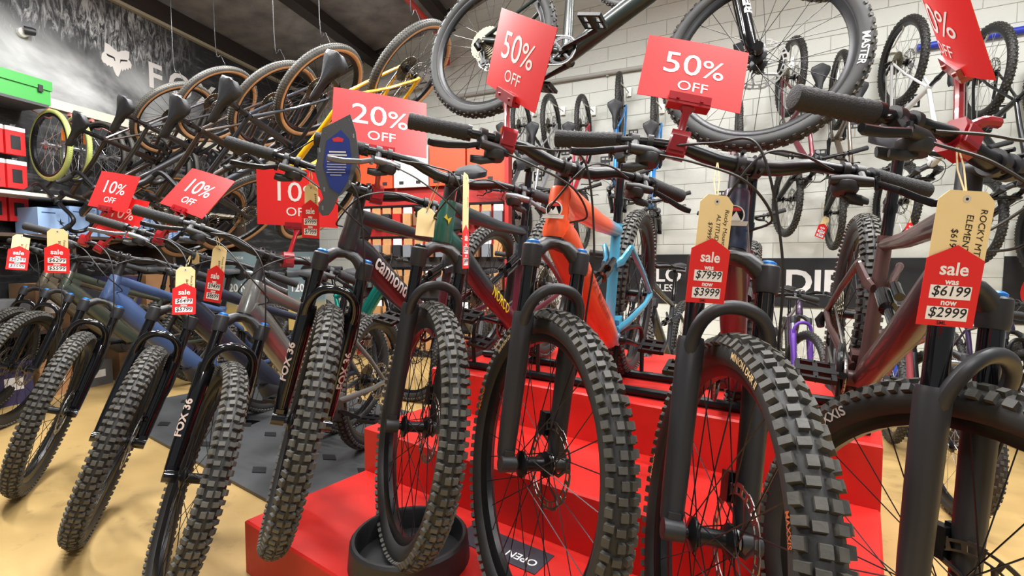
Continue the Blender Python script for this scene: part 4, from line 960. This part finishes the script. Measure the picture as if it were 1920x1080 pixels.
price_tag('price tag, now $8699, hung from the bar of the grey bike', [-.972, 1.598, .947], [[.917, .123, -.38], [-.389, .065, -.919], [-.089, .99, .108]], 1.07, bar_world('F4', -.17), '$9499', '$8699', ['Focus Sam', '$9499'], my=.06)
price_tag('price tag, now $5799, hung lowest before the navy bike', [-1.259, 1.878, .876], [[.96, -.05, .27], [.27, .16, -.95], [.0, .985, .17]], 1.04, bar_world('F3', -.03), '$6499', '$5799', ['Focus Jam', '$6499'], my=.06)
price_tag('price tag, now $5599, hung from the left grip of the blue bike', [-1.851, 1.999, 1.032], [[.916, .073, .395], [.399, -.035, -.916], [-.053, .997, -.061]], 1.16, bar_world('F2', -.28), '$6299', '$5599', ['Focus', '$6299'], my=.055)
price_tag('price tag, now $5599, at the left edge before the olive bike', [-2.468, 2.454, 1.037], [[.868, .015, .496], [.487, .172, -.857], [-.098, .985, .142]], 1.28, bar_world('F1', -.35), '$6299', '$5599', ['Focus', '$6299'], my=.055)
price_tag('blank manila tag on a string before the green head tube', [-.265, 1.506, 1.15], [[.969, .054, .243], [.221, .261, -.94], [-.114, .964, .241]], .95, bar_world('N', -.045), '', '', [], arrow=False, manila=(.055, .09), my=0)
price_tag('price tag seen edge on right of the green head tube', [-.128, 1.36, 1.06], [[.12, .02, .99], [.99, .0, -.12], [0, 1, -.02]], 1., bar_world('N', .025), '$5999', '$4999', ['$5999'], manila=(.075, .18), my=.12)
ct = (bar_world('F3', .02) + V((-.02, -.03, -.02)))
price_tag('small round topped manila tag behind the navy bike stem', [ct.x, ct.y, ct.z + .02], [[.9, .1, -.3], [-.3, .0, -.95], [0, .99, .0]], 1., bar_world('F3', .0), '', '', [], arrow=False, manila=(.045, .05), my=0)
for px, bx, by, bz, lab in ((0, 2.52, 4.02, 1.27, 'small price tag on a wall bike left of the rear knobbly tyre'), (1, 2.92, 3.62, 1.25, 'small price tag on a wall bike right of the rear knobbly tyre')):
    price_tag(lab, [bx, by, bz], [[.93, 0, .36], [-.3, .0, -.93], [0, 1, 0]], 1., (bx, by, bz + .24), '$999', '$799', ['$999'], manila=(.06, .14), my=.06)

# black and blue leaf shaped product card hung on the grip of the matt black bike
lf = empty('leaf_card', 'leaf shaped black card with blue printed centre and rivet holes', 'product card', None, T((-.475, 1.35, 1.17))); CMx = T((0, 0, .13)) @ basis(V((.995, .1, 0)), V((0, 0, 1)), V((.1, -.995, 0)))
out = [(.037, .128), (.051, .081), (.058, .015), (.034, -.066), (.0, -.095), (-.014, -.128), (-.026, -.144), (-.042, -.146), (-.052, -.132), (-.05, -.114), (-.038, -.1), (-.059, -.026), (-.037, .088)]
mb = MB(); mb.poly(out, .004); obj('plate', mb, mat('dark_grey_card', srgb(72, 74, 78), .45), lf, CMx)
mb = MB(); mb.poly([(.012, .085), (.034, .06), (.04, .0), (.028, -.05), (.005, -.088), (-.02, -.07), (-.036, -.01), (-.026, .055)], .0012); bl = obj('blue_print', mb, mat('blue_print', srgb(28, 48, 126), .45), lf, CMx @ T((0, 0, .0026)))
for i, (wd, th) in enumerate(((.044, .004), (.05, .004), (.04, .004), (.052, .0016), (.05, .0016), (.052, .0016), (.046, .0016), (.05, .0016), (.03, .0016))):
    mb = MB(); mb.box((0, 0, 0), (wd, th, .0004)); obj('print_line', mb, DECALW, bl, T((.002 - .0007 * i, .026 - (i * .0085 if i < 3 else .019 + (i - 2) * .0072), .0008)))
mb = MB(); mb.poly([(-.012, -.005), (.012, -.005), (.015, .003), (0, .008), (-.015, .003)], .0004); obj('red_mark', mb, DECALR, bl, T((.004, .058, .0008)))
for i, (x, yy) in enumerate(((.033, .112), (.044, .07), (.05, .015), (.032, -.055), (-.03, .076), (-.046, .03), (-.051, -.024), (-.041, -.125), (.0, .098), (-.036, -.075))):
    mb = MB(); sl = i % 2; mb.sweep([(x, yy - (.006 if sl else .0005), 0), (x, yy + (.006 if sl else .0005), 0)], [(.0042, .0028)] * 2, 10); obj('rivet', mb, SILVER, lf, CMx)
mb = MB(); tgt = bar_world('C', -.235) - V((-.475, 1.35, 1.17)); mb.sweep([CMx @ V((.03, .11, 0)), CMx @ V((.035, .13, -.02)), tgt], .002, 6); obj('cable_tie', mb, PLAST, lf)

# ------------------------------------------------------------------ shop fittings along the back
# banners on the white wall
def banner(name, label, s0, s1, z0, z1, m, letters):
    root = empty(name, label, 'banner', None, T(on_w((s0 + s1) / 2, z0, .004)) @ MW); mb = MB(); mb.box((0, (z1 - z0) / 2, .004), (s1 - s0, z1 - z0, .008)); b = obj('panel', mb, m, root)
    for sx, size, s, z, bold in letters: letter(sx, size, WHITE, b, T((s - (s0 + s1) / 2, z - z0, .009)), bold=bold)
BAN = mat('banner_black', srgb(30, 31, 35), .5)
banner('wall_banner', 'black wall banner with white letters LO above CYCLES', 4.2, 5.3, .60, 1.10, BAN, [('LO', .20, 5.06, .885, .02), ('CYCLES', .10, 4.94, .755, .015)])
banner('wall_banner', 'long black wall banner with big white letters DIR', 5.80, 7.15, .61, 1.06, BAN, [('DIR', .30, 6.34, .83, .03)])
b3 = empty('wall_banner', 'dark panel with a red disc low at the right edge', 'banner', None, T(on_w(8.0, .54, .004)) @ MW)
mb = MB(); mb.box((0, .265, .004), (.8, .53, .008)); pn = obj('panel', mb, BAN, b3); mb = MB(); mb.poly([(.2 * cos(2 * pi * i / 32), .2 * sin(2 * pi * i / 32)) for i in range(32)], .003); obj('red_disc', mb, RED, pn, T((-.1, .25, .009)))
# split air conditioner and a security camera
mb = MB(); ac = empty('air_conditioner', 'white split air conditioner high on the block wall', 'air conditioner', None, T(on_w(1.75, 3.2, .0)) @ MW)
mb.sweep([(-.45, .14, .1), (.45, .14, .1)], [(.14, .1)] * 2, 12, up=(0, 1, 0)); obj('body', mb, mat('ac_white', srgb(222, 224, 226), .4), ac)
for i in range(3): mb = MB(); mb.box((0, .05 + i * .03, .19 - .01 * (2 - i)), (.8, .008, .02)); obj('louvre', mb, GREYP, ac)
cc = empty('security_camera', 'small white dome camera on the smoke print', 'camera', None, T(on_m(.09, 2.8, 0)) @ MM)
mb = MB(); mb.sweep([(0, 0, 0), (0, 0, .03), (0, .0, .05)], [.035, .035, .02], 14); obj('mount', mb, WHITE, cc); mb = MB(); mb.sweep([(-.01, .01, .05), (.03, .012, .075), (.045, .012, .08)], [.032, .03, .026], 14); obj('housing', mb, PLAST, cc)
# red product wall with orange header and rows of packets
PR = empty('product_wall', 'tall red product display wall with orange header boards behind the bikes', 'display stand', None, T((-.85, 5.2, 0))); PD = V((.95, -.3, 0)).normalized(); PN = V((-PD.y * -1, -PD.x, 0)); PN = V((PD.y, -PD.x, 0)); PM = basis(PD, (0, 0, 1), PN)
REDB = mat('display_red', srgb(170, 34, 32), .5); ORB = mat('display_orange', srgb(206, 74, 34), .5); KRAFT = mat('kraft_card', srgb(190, 142, 92), .7, noise=(20, .5, srgb(160, 114, 70)))
mb = MB(); mb.box((0, 1.72, -.03), (1.7, 1.04, .05)); obj('back_panel', mb, REDB, PR, PM)
mb = MB(); mb.box((0, .6, -.03), (1.7, 1.2, .05)); obj('lower_panel', mb, mat('display_charcoal', srgb(58, 52, 50), .6), PR, PM)
for x in (-.86, .86): mb = MB(); mb.box((x, 1.14, .02), (.04, 2.28, .12)); obj('upright', mb, REDB, PR, PM)
for i in range(4): mb = MB(); mb.box((-.63 + i * .42, 2.02, .03), (.4, .42, .04)); hd = obj('header_board', mb, ORB if i % 2 == 0 or i == 3 else mat('display_white', srgb(226, 222, 216), .5), PR, PM); 
for i in range(8): mb = MB(); mb.box((-.72 + i * .2, 1.86, .053), (.05, .03, .008)); obj('slot', mb, PLAST, PR, PM)
for r in range(5): mb = MB(); mb.box((0, 1.62 - r * .33, .01), (1.66, .02, .03)); obj('hook_rail', mb, BLACK, PR, PM)
PACKS = [cached(('pack', i), lambda i=i: (lambda m_: (m_.box((0, -.035, 0), (.1, .07, .003), None, 0), m_.box((0, -.13, .006), (.092, .13, .03 + .012 * i), None, 1), m_)[-1])(MB()), 'packet', 0) for i in range(3)]
PCOL = [KRAFT, mat('pack_dark', srgb(46, 46, 50), .4), mat('pack_grey', srgb(120, 124, 130), .4), mat('pack_red', srgb(176, 40, 36), .4), mat('pack_brown', srgb(120, 82, 52), .6)]
nth = 'first second third fourth fifth sixth seventh eighth ninth tenth eleventh twelfth thirteenth'.split()
rowname = ['top', 'second', 'third', 'fourth', 'lowest']
for r in range(5):
    for c in range(13):
        o = obj('product_packet', PACKS[(r + c) % 3], [KRAFT if (r * 5 + c) % 4 else WHITE, random.choice(PCOL)], None, T(V((-.85, 5.2, 0))) @ PM @ T((-.76 + c * .127, 1.6 - r * .33, .045)))
        tag(o, 'carded parts packet, %s from the left in the %s row of the red wall' % (nth[c], rowname[r]), 'packet', '%s row of packets' % rowname[r])
# shelf unit along the mural wall with pale blue cartons, red packs and a green case
WALN = mat('walnut_board', srgb(74, 60, 50), .55, noise=(8, .5, srgb(56, 45, 38)))
SH = empty('stock_shelf', 'brown and cream three level shelf along the mural wall behind the left bikes', 'shelf', None, T(on_m(.6, 0, .18)) @ MM)
for z in (.5, 1.22, 1.52): mb = MB(); mb.box((0, z, 0), (2.6, .025, .36)); obj('shelf_board', mb, CREAM if z > 1.5 else WALN, SH)
for x in (-1.28, -.45, .4, 1.28): mb = MB(); hp = 1.53 if abs(x) > 1 else 1.2; mb.box((x, hp / 2, 0), (.025, hp, .36)); obj('side_panel', mb, WALN, SH)
BLU = mat('pale_blue_carton', srgb(150, 180, 222), .55); bird = [(0, .0), (-.3, .34), (-.06, .16), (.02, .5), (.1, .12), (.5, .06), (.14, -.04), (.42, -.42), (.06, -.14), (-.1, -.1)]
for i, (s, hh) in enumerate(((.03, .2), (.24, .23), (.46, .22), (.68, .2), (.9, .22), (1.12, .2))):
    cb = empty('blue_carton', 'pale blue carton with black bird mark, %s on the shelf' % ('first second third fourth fifth sixth'.split()[i]), 'box', 'pale blue cartons', T(on_m(s, 1.2335, .22)) @ MM)
    mb = MB(); mb.box((0, hh / 2, 0), (.2, hh, .24)); obj('carton', mb, BLU, cb); mb = MB(); mb.poly([(x * .07, yy * .07) for x, yy in bird], .001); obj('bird_mark', mb, INK, cb, T((.045, hh * .45, .1212))); mb = MB(); mb.box((-.03, hh * .82, .1205), (.09, .008, .001)); obj('print_line', mb, mat('print_blue', srgb(60, 84, 130), .5), cb)
KB = [mat('carton_brown', srgb(168, 124, 84), .7), mat('carton_black', srgb(44, 44, 48), .5), mat('carton_grey', srgb(96, 96, 98), .6), mat('carton_violet', srgb(62, 58, 96), .5), mat('carton_kraft', srgb(128, 98, 70), .6)]
for lev, z in enumerate((.5125, 0.0)):
    for i in range(9):
        hh = random.uniform(.2, .42); wd = random.uniform(.2, .25); mb = MB(); mb.box((0, hh / 2, 0), (wd, hh, .28)); mb.box((0, hh + .001, 0), (wd * .96, .004, .05)); mb.box((0, hh * .5, .1405), (wd * .5, hh * .3, .002), None, 1)
        tag(obj('carton', mb, [KB[(i * 2 + lev) % 5], WHITE], None, T(on_m((-.53, -.265, 0., .295, .57, .845, 1.15, 1.44, 1.72)[i], z, .2)) @ MM), '%s stock carton on the %s of the mural wall shelf' % (nth[i], ('lower board', 'floor')[lev]), 'box', 'stock cartons')
for i in range(3):
    for j in range(2):
        rp = empty('red_pack', 'red hanging pack with dark window, %s row, %s column at the left edge' % (('top', 'middle', 'bottom')[i], ('left', 'right')[j]), 'packet', 'red hanging packs', T(on_m(-.19 + j * .135, 2.02 - i * .25, .10)) @ MM)
        mb = MB(); mb.box((0, -.09, 0), (.12, .2, .05)); obj('pack_body', mb, RED, rp); mb = MB(); mb.box((0, .0, .001), (.122, .03, .052)); obj('pack_top', mb, WHITE, rp); mb = MB(); mb.box((.0, -.1, .026), (.06, .1, .004)); obj('pack_window', mb, PLAST, rp)
        mb = MB(); mb.cyl((0, .03, -.1), (0, .03, .03), .003, 6); mb.box((0, .02, 0), (.03, .03, .003)); obj('peg', mb, SILVER, rp)
GRN = mat('green_case', srgb(62, 146, 68), .45); gc = empty('green_case', 'green lidded case at the left edge above the red packs', 'case', None, T(on_m(-.1, 2.19, .16)) @ MM)
mb = MB(); mb.box((0, .075, 0), (.34, .11, .3)); obj('case_body', mb, GRN, gc); mb = MB(); mb.box((0, .165, 0), (.36, .07, .32)); obj('case_lid', mb, GRN, gc); mb = MB(); mb.box((.1, .13, .162), (.03, .05, .01)); obj('latch', mb, PLAST, gc); mb = MB(); mb.box((0, .01, 0), (.3, .02, .32)); obj('bracket', mb, GREYP, gc)
# two motor posters on stands behind the grey bike
for i, (x, y, lab) in enumerate(((-1.72, 3.1, 'grey motor poster reading 120 Nm behind the price tags'), (-1.30, 3.1, 'grey motor poster reading 120 Nm behind the grey bike'))):
    po = empty('motor_poster', lab, 'poster', 'motor posters', T((x, y, 0)) @ basis((.97, -.25, 0), (0, 0, 1), (-.25, -.97, 0)))
    mb = MB(); mb.box((0, .84, 0), (.27, .5, .01)); pb = obj('poster_board', mb, grad('poster%d' % i, (110, 130, 134), (196, 168, 96), .72, .8, .5, 1), po)
    letter('120 Nm', .07, WHITE, pb, T((0, .86, .0056)), bold=.02); letter('FOCUS', .022, WHITE, pb, T((0, 1.05, .0056)))
    mb = MB(); mb.poly([(.05 * cos(2 * pi * k / 20), .05 * sin(2 * pi * k / 20)) for k in range(20)], .002); obj('motor_print', mb, INK, pb, T((.01, .96, .0056)))
    mb = MB(); mb.sweep([(0, .8, .006), (0, .74, .006), (0, .66, .006)], [(.045, .002), (.012, .002), (.012, .002)], 6); obj('axle_print', mb, WHITE, pb)
    mb = MB(); mb.cyl((0, 0, -.012), (0, .84, -.012), .012, 8); mb.box((0, .008, -.012), (.25, .016, .2)); obj('stand', mb, BLACK, po)
